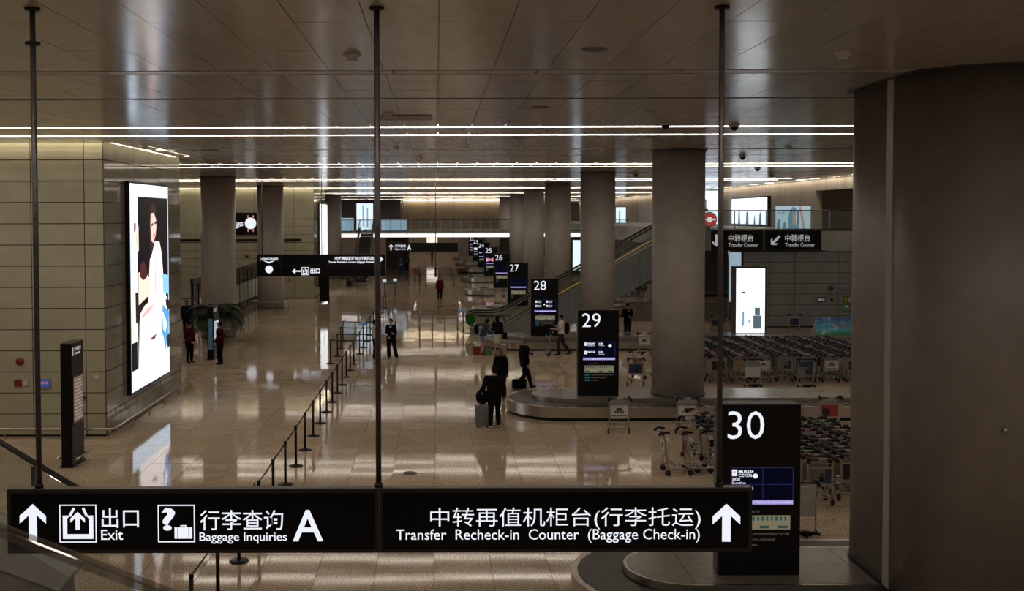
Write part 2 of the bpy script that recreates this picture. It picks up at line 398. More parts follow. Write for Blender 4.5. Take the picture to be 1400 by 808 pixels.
for i,(x,y) in enumerate([(a,b_) for b_ in (109,115,121) for a in (-12,-7.5,-2.5,2.5,7.5)]+[(a,b_) for b_ in (62,70,78) for a in (17,20)]):  # fill lamps added to brighten the space below both slabs
    z=3.95 if y>100 else 4.18
    t=thing('fill_lamp','small round fill lamp added under the %s, %s of its field'%('far balcony' if y>100 else 'right mezzanine',ORD[i%15]),'ceiling light',(x,y,z),0,'added fill lamps')
    MB().cyl(0,0,-.03,0,.14,18).build('rim',M_greypaint,t); MB().cyl(0,0,-.035,-.028,.11,18).build('lens',flatlit('fill_lamp_lens',(1,.84,.66),26 if y>100 else 14),t)

# ---------------------------------------------------------------- columns
def stadium(x0,x1,y0,y1,n=20):
    """rounded outline, straight along Y"""
    r=(x1-x0)/2; cx=(x0+x1)/2; P=[]
    for i in range(n+1): a=math.pi+math.pi*i/n; P.append((cx+r*math.cos(a),y0+r+r*math.sin(a)))
    for i in range(n+1): a=math.pi*i/n; P.append((cx+r*math.cos(a),y1-r+r*math.sin(a)))
    return P
PLAT=.55
t=thing('round_pillar','huge brown-grey pillar with rounded front filling the right edge','pillar',(7.85,15.9,PLAT))
mb=MB(); mb.sm=True; mb.prism(stadium(-1.2,1.2,-1.95,1.95,28),0,CEIL-PLAT); o=mb.build('shaft',M_column,t)
for p in o.data.polygons: p.use_smooth = abs(p.normal.z)<.5
MB().box(-1.215,-1.19,-.52,-.32,0,CEIL-PLAT).build('joint_strip',mottled('strip_paint',(.42,.38,.36),(.45,.41,.39),.4,6),t)
mb=MB(); mb.prism(stadium(-1.3,1.3,-2.05,2.05,28),CEIL-PLAT-.03,CEIL-PLAT+.0); mb.build('ceiling_collar',M_darkframe,t)
mb=MB().use(M_black); mb.prism(stadium(-1.23,1.23,-1.98,1.98,28),0,.03); mb.build('foot_ring',M_black,t)
MB().tube([(-.30,-1.93,2.68),(-.30,-1.99,2.68)],.028,10).build('knob',M_alu,t)
def column(x,y,r,z0,label,m=None,group='row of round columns by the belts'):
    t=thing('round_column',label,'column',(x,y,z0),0,group)
    mb=MB(); mb.cyl(0,0,0,CEIL-z0,r,40); mb.build('shaft',m or M_column1,t)
    MB().cyl(0,0,0,.05,r+.03,40).build('foot_ring',M_darkframe,t)
    MB().cyl(0,0,CEIL-z0-.04,CEIL-z0,r+.05,40).build('ceiling_collar',M_darkframe,t)
    return t
for k in range(8):
    lab=['tall brown round column rising from the belt of number 29','round column behind the moving stairs, right of display 28'][k] if k<2 else 'brown round column, %s behind the one at display 29'%ORD[k-1]
    column(7.45+.03*k,32.55+16.6*k,.80,PLAT+.004,lab)
for i,(y,lab) in enumerate([(53.4,'thick round column behind the potted palm'),(70,'round column behind the small hanging sign on the left'),(103.6,'far left round column beyond the lit panel on the wall corner')]):
    column(-11.1 if i<2 else -10.3,y,.87,0,lab,M_column2,'round columns on the left side')
for (x,y,lab) in [(-11.1,53.4,'low steel guard ring round the column behind the palm'),(-11.1,70,'low steel guard ring round the second left column')]:
    t=thing('guard_ring',lab,'guard rail',(x,y,0),0,'steel guard rings')
    MB().tube([(1.22*math.cos(a),1.22*math.sin(a),.46) for a in [i*2*math.pi/32 for i in range(32)]],.035,8,close=True).build('ring_rail',M_steel,t)
    for k in range(8):
        a=k*math.pi/4+.3; MB().tube([(1.22*math.cos(a),1.22*math.sin(a),0),(1.22*math.cos(a),1.22*math.sin(a),.45)],.02,8).build('leg',M_steel,t)

# ---------------------------------------------------------------- baggage belts
def outline(xc,xr,yc,hw,n=14):
    """left end rounded, right end square; starts at right front and runs along the front to the left"""
    P=[(xr,yc-hw)]
    for i in range(n+1):
        a=-math.pi/2-math.pi*i/n; P.append((xc+hw*math.cos(a),yc+hw*math.sin(a)))
    P.append((xr,yc+hw)); return P   # clockwise seen from above
def band(mb,P,z0,z1,flip=False):
    n=len(P); vs=[(p[0],p[1],z0) for p in P]+[(p[0],p[1],z1) for p in P]
    o=mb.sm; mb.sm=True; mb.add(vs,[(i+1,i,n+i,n+i+1) for i in range(n-1)]); mb.sm=o
def annulus(mb,P,Q,z,zq=None):
    n=len(P); zq=z if zq is None else zq
    mb.add([(p[0],p[1],z) for p in P]+[(q[0],q[1],zq) for q in Q],[(i,n+i,n+i+1,i+1) for i in range(n-1)])
def carousel(k,num):
    ys=16.05+16.2*k; yc=ys+.50; xr=30 if k else 24
    if k>3: xr=22
    xc=3.87; HW=1.75; PW=.92
    lab={30:'dark baggage belt with rounded end at the bottom edge, in front of display 30',29:'large steel baggage belt with rounded end holding display 29 and a column'}.get(num,'steel baggage belt under display board %s'%NUMW[num])
    t=thing('baggage_belt',lab,'baggage belt',(0,0,0),0,'baggage carousels')
    # outer skirt
    P=outline(xc,xr,yc,HW); Pi=outline(xc,xr,yc,HW-.10)
    mb=MB(); band(mb,P,.10,.42); annulus(mb,P,Pi,.42); 
    mb.build('skirt',M_steel,t)
    Pk=outline(xc,xr,yc,HW-.05); mb=MB(); band(mb,Pk,0,.11); mb.build('kick_base',M_black,t)
    mb=MB(); Pb=outline(xc,xr,yc,HW-.10); Pc=outline(xc,xr,yc,PW+.0)
    annulus(mb,Pb,Pc,.395,.395); mb.build('belt_bed',M_rubber,t)
    # slats
    wd=HW-.12-PW-.02; rm=(HW-.10+PW)/2
    sl=MB(); n=7
    ps=[((i/(n-1)-.5)*.30+.05*math.sin(math.pi*j/4), (j/4-.5)*wd, .012+.018*(i/(n-1))) for j in range(5) for i in range(n)]
    fs=[(j*n+i,j*n+i+1,(j+1)*n+i+1,(j+1)*n+i) for j in range(4) for i in range(n-1)]
    m_end=.028
    def slat_into(mbx,M):
        mbx.add([M@Vector(p) for p in ps],fs)
        e=[(.15,-wd/2,.03),(.15,wd/2,.03),(.155,wd/2,.0),(.155,-wd/2,.0)]
        mbx.add([M@Vector(p) for p in [((n-1)/(n-1)*.30-.15+.05*math.sin(math.pi*j/4),(j/4-.5)*wd,.03) for j in range(5)]+[((n-1)/(n-1)*.30-.15+.05*math.sin(math.pi*j/4),(j/4-.5)*wd,.0) for j in range(5)]],[(j,5+j,6+j,j+1) for j in range(4)])
    step=.27; Ms=[]
    xmax={0:13,1:24}.get(k,xr)
    x=xmax
    while x>xc: Ms.append(Matrix.Translation((x,yc-rm,.40))@Matrix.Rotation(math.pi,4,'Z')); x-=step
    na=int(math.pi*rm/step)
    for i in range(na):
        a=-math.pi/2-math.pi*(i+.5)/na
        Ms.append(Matrix.Translation((xc+rm*math.cos(a),yc+rm*math.sin(a),.40))@Matrix.Rotation(a-math.pi/2,4,'Z'))
    x=xc
    while x<xmax: Ms.append(Matrix.Translation((x,yc+rm,.40))); x+=step
    if k<=1:
        a=MB(); slat_into(a,Matrix.Identity(4)); me=a.mesh('belt_slat'); me.materials.append(M_slat)
        for M in Ms[:290]:
            o=obj('belt_slat',me,t); o.matrix_local=M
    elif k<=5:
        a=MB()
        for M in Ms: slat_into(a,M)
        tag(a.build('belt_slats',M_slat,t),kind='stuff')
    # inner platform
    Pp=outline(xc,xr,yc,PW); Pq=outline(xc,xr,yc,PW-.06)
    mb=MB(); band(mb,Pp,.40,PLAT); annulus(mb,Pp,Pq,PLAT); mb.build('platform_rim',M_steel,t)
    mb=MB(); mb.add([(p[0],p[1],PLAT-.012) for p in Pq],[tuple(range(len(Pq)))[::-1]]); mb.build('platform_base',M_grout,t)
    if k<=3:
        hw=PW-.065
        x=xc; xe=min(xr,20 if k else 14)
        # rounded end piece, then rectangular sheets in pairs
        E_=[(xc-.003+hw*math.cos(-math.pi/2-math.pi*i/12),yc+hw*math.sin(-math.pi/2-math.pi*i/12)) for i in range(13)]
        MB().prism(E_[::-1],PLAT-.01,PLAT+.002).build('platform_panel',M_platform,t)
        me=MB().box(.004,1.316,-hw/2+.004,hw/2-.004,-.01,.002).mesh('platform_panel'); me.materials.append(M_platform)
        while x<xe:
            for s in (-1,1):
                obj('platform_panel',me,t,(x,yc+s*hw/2,PLAT))
            x+=1.32
    else:
        MB().box(xc,xr,yc-PW+.07,yc+PW-.07,PLAT-.01,PLAT+.002).build('platform_panels',M_platform,t)
    # small hardware on the skirt
    return t
for k in range(9): carousel(k,30-k)

# ---------------------------------------------------------------- belt displays
M_lilac=flatlit('screen_lilac',(.42,.36,.85),.9)
M_navy=flatlit('screen_navy',(.001,.0015,.008),1.0)
M_line=flatlit('screen_line_blue',(.02,.03,.12),1)
M_map=mat('printed_map_cream',(.42,.40,.25),.4,emit=(.5,.47,.28),es=.25)
M_teal=mat('printed_teal',(.02,.16,.20),.4,emit=(.02,.16,.2),es=.3)
M_pink=flatlit('screen_pink',(1,.2,.5),1.0)
M_red=mat('signal_red',(.22,.02,.015),.4)
M_prt=mat('printed_grey',(.30,.29,.27),.5,emit=(.3,.29,.27),es=.15)
FL={30:[('MU5334','CZ9376','深圳','Shenzhen'),('MU5396','CZ9408','','')],29:[('MU5401','CZ9413','成都','Chengdu'),('MU2108','','西安','Xian')]}
def display(k):
    num=30-k; ys=16.05+16.2*k; W=1.25; H=2.65
    t=thing('belt_display','tall black display board showing number %s above its belt'%NUMW[num],'display board',(4.32,ys,PLAT),0,'numbered belt displays')
    bevel(MB().box(0,W,0,.34,0,H).build('casing',M_black,t),.012)
    MB().box(.03,W-.03,-.012,0,.06,H-.04).build('front_glass',mat('display_front_black',(.004,.004,.005),.35,spec=.3),t)
    MB().box(-.012,0,.05,.29,.02,H-.02).build('side_trim',M_darkframe,t)
    y=-.016
    mb=MB(); text_mb(mb,str(num),.12,.68,H-.53,H-.10,y,bold=-.004); mb.build('number',M_text,t)
    scr=MB(); rect(scr,.17,1.13,H-1.52,H-.97,y); s_=scr.build('flight_screen',M_navy,t)
    mb=MB(); y2=y-.003
    rectline(mb,.17,1.13,H-1.50,H-.97,.008,y2); rect(mb,.17,1.13,H-1.235,H-1.228,y2-.001); rect(mb,.66,.667,H-1.45,H-.98,y2-.001)
    mb.build('screen_grid',M_line,s_)
    mb=MB(); rect(mb,.15,1.13,H-1.54,H-1.47,y2-.002)
    mb.build('ticker_bar',M_lilac,s_)
    if k<3:
        mb=MB(); text_mb(mb,'baggage. Thank you for your cooperation. @'[:-2],.40,1.12,H-1.53,H-1.485,y2-.004); mb.build('ticker_text',M_text,s_)
    mb=MB(); pk=MB()
    if num in FL:
        for r,(a,b_,c,d) in enumerate(FL[num]):
            z=H-1.0-r*.26
            rect(mb,.19,.27,z-.10,z,y2); poly(pk,[(.20,z-.035),(.225,z-.02),(.25,z-.03),(.235,z-.05)],y2-.003)
            text_mb(mb,a,.29,.52,z-.055,z-.005,y2,bold=.03)
            if b_: text_mb(mb,b_,.29,.50,z-.115,z-.065,y2,bold=.01)
            if num==30:
                if c: text_mb(mb,c,.19,.31,z-.175,z-.125,y2,bold=.02); text_mb(mb,d,.19,.40,z-.225,z-.185,y2)
            else:
                text_mb(mb,c,.62,.75,z-.06,z-.005,y2,bold=.02); text_mb(mb,d,.62,.80,z-.115,z-.08,y2)
        disc(mb,.55 if num==30 else .97,H-1.10,.038 if num==30 else .055,y2)
    else:
        for r in range(2 if k<6 else 1):
            z=H-1.0-r*.20
            for c in range(2 if k!=3 and k!=4 else 0):
                rect(mb,.19+c*.5,.27+c*.5,z-.11,z-.02,y2); marks(mb,.29+c*.5,.48+c*.5,z-.075,z-.02,y2,6)
                marks(mb,.29+c*.5,.46+c*.5,z-.12,z-.085,y2,6)
        if k==2: disc(mb,.60,H-1.2,.035,y2)
        if k==5: rect(pk,.2,1.1,H-1.25,H-1.08,y2-.003)
        if k==7: rect(mb,.2,1.1,H-1.3,H-1.05,y2-.003)
    if mb.v: mb.build('flight_text',M_text,s_)
    if pk.v: pk.build('airline_marks',M_pink,s_)
    mp=MB(); rect(mp,.20,1.09,H-1.93,H-1.71,y); m_=mp.build('floor_map',M_map,t)
    mb=MB()
    for i in range(12): rect(mb,.23+i*.07,.26+i*.07,H-1.79,H-1.73,y2)
    for a in (.22,.62,.90): rect(mb,a,a+.15,H-1.91,H-1.87,y2)
    mb.build('map_symbols',M_teal,m_)
    mb=MB()
    for r in range(3): rect(mb,.20,.35,H-2.02-r*.085,H-1.97-r*.085,y)
    mb.build('legend_boxes',M_teal,t)
    if k<3:
        mb=MB(); marks(mb,.34,.62,H-1.67,H-1.635,y,7)
        for r in range(3):
            marks(mb,.40,[1.08,.86,.60][r],H-2.015-r*.085,H-1.985-r*.085,y,[18,12,5][r])
        mb.build('legend_text',M_prt,t)
for k in range(9): display(k)

# ---------------------------------------------------------------- big hanging sign
U=.00706
t=thing('hanging_sign','large black hanging direction sign with white lettering, closest to the viewer','sign',(-4.17,10.12,3.455))
def sx(px): return (px-8)*U
def sz(py): return -(py-671)*.00713
Z0=sz(757.5); XM=sx(517.5); XE=sx(1029.5)
for i,(a,b_) in enumerate([(0,XM-.0015),(XM+.0015,XE)]):
    o=MB().box(a,b_,0,.10,Z0,0).build('sign_box',M_blackgloss,t); bevel(o,.006)
    fr=MB()
    for q in ((a,b_,Z0,Z0+.035),(a,b_,-.035,0),(a,a+.035,Z0+.035,-.035),(b_-.035,b_,Z0+.035,-.035)): fr.box(q[0],q[1],-.012,0,q[2],q[3])
    fr.build('frame',mottled('sign_frame',(.009,.008,.0075),(.013,.011,.010),.35,6),t)
    MB().box(a,b_,-.012,.085,0,.012).build('top_rail',M_darkframe,t)
y=-.004
def icon(mb,x0,x1,y0,y1): rectline(mb,sx(x0),sx(x1),sz(y1),sz(y0),.0115,y)
g=MB(); arrow(g,sx(42.5),sz(690),sz(690)-sz(742.3),sx(60.9)-sx(24.6),y,0,.31); g.build('arrow_symbol',M_text,t)
g=MB(); arrow(g,sx(994.5),sz(692),sz(692)-sz(744),sx(1013.5)-sx(975.5),y,0,.31); g.build('arrow_symbol',M_text,t)
g=MB(); icon(g,78.8,130,691,743)
for P in ([(83.6,706),(89.6,706),(89.6,738),(83.6,738)],[(119.4,706),(125.4,706),(125.4,738),(119.4,738)],[(89.6,731.5),(119.4,731.5),(119.4,738),(89.6,738)],[(88.5,706),(92,706),(91,709.5),(88.5,709.5)],[(117,706),(120.5,706),(120.5,709.5),(118,709.5)],
          [(97.5,695),(100.8,696.5),(94.5,708),(91.6,706.3)],[(110,696.5),(113.2,695),(118.2,706.3),(115.2,708)]):
    poly(g,[(sx(a),sz(b_)) for a,b_ in P],y)
arrow(g,sx(104),sz(701),sz(701)-sz(725.5),sx(114)-sx(94),y,0,.30)
g.build('exit_symbol',M_text,t)
g=MB(); icon(g,214,265,691.5,743)
text_mb(g,'?',sx(219),sx(238),sz(727),sz(695.5),y,bold=.03)
rect(g,sx(236.8),sx(261),sz(738),sz(722.5),y)
for P in ([(245,719.5),(253,719.5),(253,721),(245,721)],[(245,719.5),(246.5,719.5),(246.5,723),(245,723)],[(251.5,719.5),(253,719.5),(253,723),(251.5,723)]): poly(g,[(sx(a),sz(b_)) for a,b_ in P],y)
g.build('baggage_question_symbol',M_text,t)
g=MB(); rect(g,sx(240.8),sx(241.8),sz(738),sz(722.5),y-.001); rect(g,sx(256),sx(257),sz(738),sz(722.5),y-.001); g.build('suitcase_straps',M_blackgloss,t)
for s,x0,x1,y0,y1,bo in [('出口',137,188,696,723,.004),('Exit',136,166,725.5,739.5,.006),('行李查询',272,386,699,726.5,.002),('Baggage Inquiries',271,391,729.5,745,.006),('A',399,441,699,742,.012),
                      ('中转再值机柜台(行李托运)',588,959,696.5,726.5,-.002),('Transfer  Recheck-in  Counter  (Baggage Check-in)',541,958,726,745,.002)]:
    g=MB(); text_mb(g,s,sx(x0),sx(x1),sz(y1),sz(y0),y,bold=bo); g.build('lettering',M_text,t)
for i,x in enumerate((sx(49.5),sx(517),sx(986))):
    p=MB().tube([(x,.045,0),(x,.045,CEIL-3.455)],.027,12).build('pole',M_pole,t)
    MB().cyl(x,.045,CEIL-3.455-.03,CEIL-3.455,.065,20,.075).build('ceiling_flange',M_black,p)
    MB().cyl(x,.045,0,.05,.04,16).build('pole_clamp',M_black,p)
    if i==0: MB().cyl(x,.045,4.29,4.32,.07,16).build('pole_collar',M_black,p)

# smaller hanging signs
t=thing('hanging_sign','two-row black hanging sign with a watch advert, in front of the second left column','sign',(-10.3,60,2.67))
MB().box(0,7.33,0,.2,0,1.25).build('sign_box',M_black,t)
MB().box(0,7.33,-.01,0,.60,.625).build('row_divider',M_darkframe,t)
MB().box(1.38,1.40,-.01,0,0,1.25).build('row_divider',M_darkframe,t)
y=-.012
g=MB(); text_mb(g,'LONGINES',.18,1.22,.92,1.06,y,bold=.03); poly(g,[(.35,.90),(.70,.74),(1.05,.90),(.85,.87),(.70,.83),(.55,.87)],y); disc(g,.70,.40,.22,y,24); g.build('advert_print',M_text,t)
g=MB(); rect(g,2.15,2.5,.255,.335,y); poly(g,[(2.0,.295),(2.2,.46),(2.2,.13)],y)
rectline(g,2.55,2.97,.07,.52,.035,y); rect(g,2.63,2.89,.13,.19,y); rect(g,2.63,2.69,.19,.38,y); rect(g,2.83,2.89,.19,.38,y); rect(g,2.74,2.78,.25,.45,y)
text_mb(g,'出口',3.05,3.6,.16,.46,y,bold=.03); g.build('exit_lettering',M_text,t)
g=MB(); text_mb(g,'中转再值机柜台(行李托运)',4.45,6.72,.88,1.12,y,bold=.03); g.build('lettering',M_text,t)
g=MB(); text_mb(g,'Transfer Recheck-in Counter (Baggage Check-in)',4.1,6.72,.72,.87,y,bold=.03); g.build('lettering',M_text,t)
g=MB(); rect(g,6.86,7.05,.90,1.02,y); poly(g,[(7.02,.78),(7.22,.96),(7.02,1.14)],y); g.build('arrow_symbol',M_text,t)
for x in (.30,3.70,6.9): MB().tube([(x,.1,1.25),(x,.1,CEIL-2.67)],.025,8).build('pole',M_pole,t)
t=thing('hanging_sign','long thin black hanging sign with a white arrow and letter A, far down the hall','sign',(-4.7,98,2.75))
MB().box(0,6.6,0,.2,0,.85).build('sign_box',M_black,t)
g=MB(); arrow(g,.38,.70,.55,.36,-.012); text_mb(g,'行李查询',.75,1.75,.42,.68,-.012,bold=.02); text_mb(g,'Baggage Inquiries',.75,1.75,.15,.34,-.012); text_mb(g,'A',1.9,2.25,.15,.68,-.012,bold=.02); g.build('lettering',M_text,t)
for x in (.35,1.9,3.9,6.2): MB().tube([(x,.1,.85),(x,.1,CEIL-2.75)],.022,8).build('pole',M_pole,t)
t=thing('hanging_sign','narrow hanging sign seen edge-on, on a thin pole in mid hall','sign',(-.10,58,2.72))
MB().box(-.06,.06,0,2.6,0,.50).build('sign_box',M_black,t)
for yy in (.2,2.4): MB().tube([(0,yy,.50),(0,yy,CEIL-2.72)],.022,8).build('pole',M_pole,t)
# transfer counter signs on the balcony front
for i,(x0,x1,ang) in enumerate([(14.72,17.5,math.pi),(17.62,20.68,math.pi*.75)]):
    t=thing('counter_sign',['black counter sign with an arrow pointing straight down on the balcony front','black counter sign with a diagonal arrow on the balcony front'][i],'sign',(x0,56.7,4.2),0,'counter signs on the balcony')
    W=x1-x0
    MB().box(0,W,0,.26,0,1.06).build('sign_box',M_black,t)
    MB().box(-.02,0,-.02,.16,0,1.06).build('end_trim',M_alu,t)
    g=MB(); arrow(g,.30+.28*i,.86,.66,.42,-.006,ang,.3); g.build('arrow_symbol',M_textdim,t)
    a=.95+.15*i
    g=MB(); text_mb(g,'中转柜台',a,a+1.35,.46,.86,-.006,bold=.01); text_mb(g,'Transfer Counter',a,a+1.6,.18,.40,-.006,bold=.005); g.build('lettering',M_textdim,t)

# ---------------------------------------------------------------- left ad screen
t=thing('advert_screen','giant bright portrait advert screen with a woman in a white robe, on the left wall','advert screen',(-9.18,31.02,.875))
AW=4.37; AH=6.21
fr=MB()
fr.box(0,.13,-.06,AW+.06,-.06,AH+.06); fr.build('casing',M_black,t)
def adp(name,pts,m,d): 
    g=MB(); poly(g,[(u*AW,(1-v)*AH) for u,v in pts][::1],d,'x'); return g.build(name,m,t)
A_white=flatlit('advert_white',(.66,.83,1.0),1.7); A_black=flatlit('advert_black',(.004,.0025,.003),1)
adp('picture_ground',[(0,0),(1,0),(1,1),(0,1)],A_white,.135)
adp('picture_black',[(.18,.062),(.985,.062),(.985,.80),(.155,.899),(.16,.6)],A_black,.137)
adp('picture_margin',[(0,.50),(.095,.50),(.095,.90),(0,.90)],flatlit('advert_cream',(1,.86,.62),1.5),.138)
adp('picture_margin',[(.0,.765),(.14,.765),(.14,.9),(0,.9)],A_black,.139)
SH=[('hair',[(.492,.102),(.589,.093),(.647,.119),(.663,.194),(.638,.276),(.524,.341),(.472,.318),(.465,.171)],(.05,.025,.025),1),
('robe_print',[(.617,.284),(.738,.293),(.796,.355),(.831,.464),(.888,.565),(.945,.606),(.95,.90),(.168,.90),(.203,.636),(.276,.605),(.425,.592),(.452,.464),(.476,.377),(.535,.349)],(1,.93,.92),1.9),
('face_print',[(.509,.143),(.587,.14),(.644,.172),(.654,.209),(.631,.254),(.567,.295),(.514,.28),(.498,.201)],(1,.62,.52),1.4),
('child_print',[(.179,.431),(.323,.43),(.47,.472),(.485,.545),(.466,.551),(.17,.592),(.175,.493)],(1,.74,.58),1.4),
('child_hair',[(.216,.397),(.29,.378),(.38,.403),(.395,.461),(.30,.475),(.213,.454)],(.12,.02,.02),1),
('blue_chair',[(.80,.459),(.985,.476),(.985,.577),(.825,.562)],(.25,.60,1),1.4),
('blue_fold',[(.80,.619),(.985,.677),(.97,.786),(.868,.88),(.82,.80),(.77,.77)],(.10,.42,.95),1.2),
('white_fold',[(.80,.66),(.88,.70),(.92,.74),(.87,.78),(.81,.75)],(.9,.95,1),1.9),
('dark_patch',[(.09,.524),(.166,.531),(.17,.592),(.36,.592),(.221,.63),(.182,.681),(.095,.673)],(.03,.015,.02),1),
('dark_patch',[(.88,.60),(.985,.61),(.985,.66),(.90,.64)],(.03,.02,.03),1),
('dark_patch',[(.90,.80),(.985,.79),(.985,.86),(.93,.87)],(.03,.02,.03),1),
('skin_print',[(.10,.261),(.180,.20),(.180,.33),(.104,.30)],(1,.70,.50),1.4),
('arm_line',[(.60,.60),(.46,.635),(.237,.663),(.221,.65),(.349,.62)],(.95,.55,.5),1.2),
('purse',[(.453,.775),(.609,.763),(.641,.757),(.56,.79),(.472,.785)],(.25,.04,.15),1),
('red_tag',[(.07,.188),(.115,.191),(.105,.237),(.06,.229)],(.6,.05,.1),1),
('eyes',[(.50,.197),(.555,.190),(.555,.203),(.505,.210)],(.08,.03,.03),1),
('eyes',[(.585,.188),(.64,.183),(.64,.194),(.59,.200)],(.08,.03,.03),1),
('lips',[(.545,.252),(.60,.248),(.585,.262),(.553,.264)],(.8,.05,.15),1),
('collar_line',[(.60,.33),(.625,.33),(.60,.56),(.57,.56)],(.75,.62,.72),1.2)]
for i,(n_,p,c,s_) in enumerate(SH): adp(n_,p,flatlit('advert_'+n_,c,s_),.140+.0015*i)
MB().box(.02,.14,AW*.45,AW*.6,-.12,-.06).build('label_plate',M_alu,t)
# far corner screen, and adverts
t=thing('advert_screen','tall narrow white glowing advert panel on the far wall corner','advert screen',(-9.1,80.9,.74))
MB().box(-.03,.08,-.08,5.48,-.08,6.36).build('casing',M_black,t)
g=MB(); poly(g,[(0,0),(5.4,0),(5.4,6.28),(0,6.28)],.085,'x'); g.build('picture_ground',M_screenwhite,t)
g=MB(); poly(g,[(2.2,2.6),(2.7,2.6),(2.6,3.3),(2.2,3.4)],.09,'x'); poly(g,[(2.8,2.3),(3.1,2.3),(3.0,2.8)],.09,'x'); g.build('picture_marks',flatlit('advert_grey',(.30,.36,.4),1),t)
t=thing('advert_screen','wide black watch advert screen on the far left panelled wall','advert screen',(-15.4,77.9,4.75))
MB().box(0,2.75,-.06,.09,0,1.62).build('casing',M_black,t)
g=MB(); text_mb(g,'LONGINES',.1,1.05,.62,.92,-.065,bold=.03); poly(g,[(.25,.60),(.58,.45),(.90,.60)],-.065); disc(g,1.6,.82,.42,-.065,24); g.build('advert_print',M_text,t)
g=MB(); rect(g,1.38,1.46,1.2,1.42,-.066); rect(g,1.75,1.83,1.2,1.42,-.066); rect(g,1.38,1.46,.2,.42,-.066); rect(g,1.75,1.83,.2,.42,-.066); g.build('watch_strap',flatlit('advert_rose',(.7,.25,.22),1),t)
# standing light box and billboards on the right
t=thing('light_box','free-standing white glowing advert box with a travel case picture, right of the centre columns','light box',(13.98,49.2,PLAT))
MB().box(-.12,1.42,0,.45,0,3.15).build('casing',M_darkframe,t)
y=-.005
g=MB(); rect(g,0,1.34,.03,3.05,y); g.build('picture_ground',M_screenwhite,t)
g=MB(); rect(g,.80,1.20,.22,.85,y-.004); rect(g,.87,1.12,.88,1.22,y-.004); rect(g,.92,.96,.85,.90,y-.004); rect(g,1.04,1.08,.85,.90,y-.004); g.build('travel_case_print',flatlit('advert_case',(.10,.16,.17),1),t)
g=MB(); disc(g,.34,1.88,.10,y-.004,16); g.build('hair_print',flatlit('advert_hairdark',(.02,.02,.02),1),t)
g=MB(); disc(g,.355,1.83,.085,y-.006,16); poly(g,[(.2,1.1),(.5,1.1),(.47,1.7),(.25,1.7)],y-.006); g.build('figure_print',flatlit('advert_pale',(.86,.88,.92),1.5),t)
g=MB(); poly(g,[(.56,.6),(.66,.42),(.68,.5),(.6,.68)],y-.007); poly(g,[(.28,.35),(.36,.35),(.38,1.05),(.3,1.05)],y-.007); g.build('blue_print',flatlit('advert_blue',(.10,.35,.9),1),t)
t=thing('advert_screen','large tilted-looking white advert screen high on the mezzanine wall','advert screen',(22.5,71.5,5.45))
MB().box(-.12,.10,-.1,8.7,-.1,1.95).build('casing',M_black,t)
g=MB(); poly(g,[(0,0),(8.6,0),(8.6,1.85),(0,1.85)],-.125,'x'); g.build('picture_ground',flatlit('screen_bluewhite',(.88,.94,1),1.6),t)
g=MB()
for a_,b2,h_ in ((1.2,1.8,.9),(2.6,3.0,.7),(4.2,4.9,1.0),(6.3,6.9,1.15)): poly(g,[(a_,.0),(b2,.0),(b2-.1,h_*.8),(a_+.2,h_)],-.13,'x')
g.build('picture_figures',flatlit('advert_figureblue',(.08,.16,.32),1),t)
t=thing('advert_board','pale blue advert board with a figure in a striped robe behind the balcony glass','advert board',(19.4,60.5,5.30))
MB().box(0,2.05,0,.10,0,1.33).build('casing',M_alu,t)
g=MB(); rect(g,.02,2.03,.02,1.31,-.004); g.build('picture_ground',flatlit('advert_paleblue',(.42,.56,.62),.95),t)
g=MB(); poly(g,[(.75,.02),(1.25,.02),(1.15,.6),(1.2,1.2),(1.0,1.28),(.78,.9)],-.008); g.build('robe_print',flatlit('advert_bluerobe',(.10,.24,.34),1),t)
g=MB(); poly(g,[(1.0,.25),(1.15,.25),(1.12,.95),(1.0,1.15)],-.011); poly(g,[(1.35,1.28),(1.5,1.28),(1.72,.02),(1.6,.02),(1.45,.8)],-.011); g.build('skin_print',flatlit('advert_skin',(.45,.24,.19),1),t)
g=MB(); marks(g,.12,.55,.85,1.0,-.008,4); poly(g,[(.1,.02),(.3,.02),(.3,.5),(.2,.6),(.1,.3)],-.008); poly(g,[(.42,.02),(.62,.02),(.6,.35),(.5,.4)],-.008); g.build('marks_print',flatlit('advert_slate',(.10,.20,.27),1),t)
t=thing('banner_board','blue sky printed A-frame banner board lying long on the belt platform','banner',(17.5,48.6,PLAT))
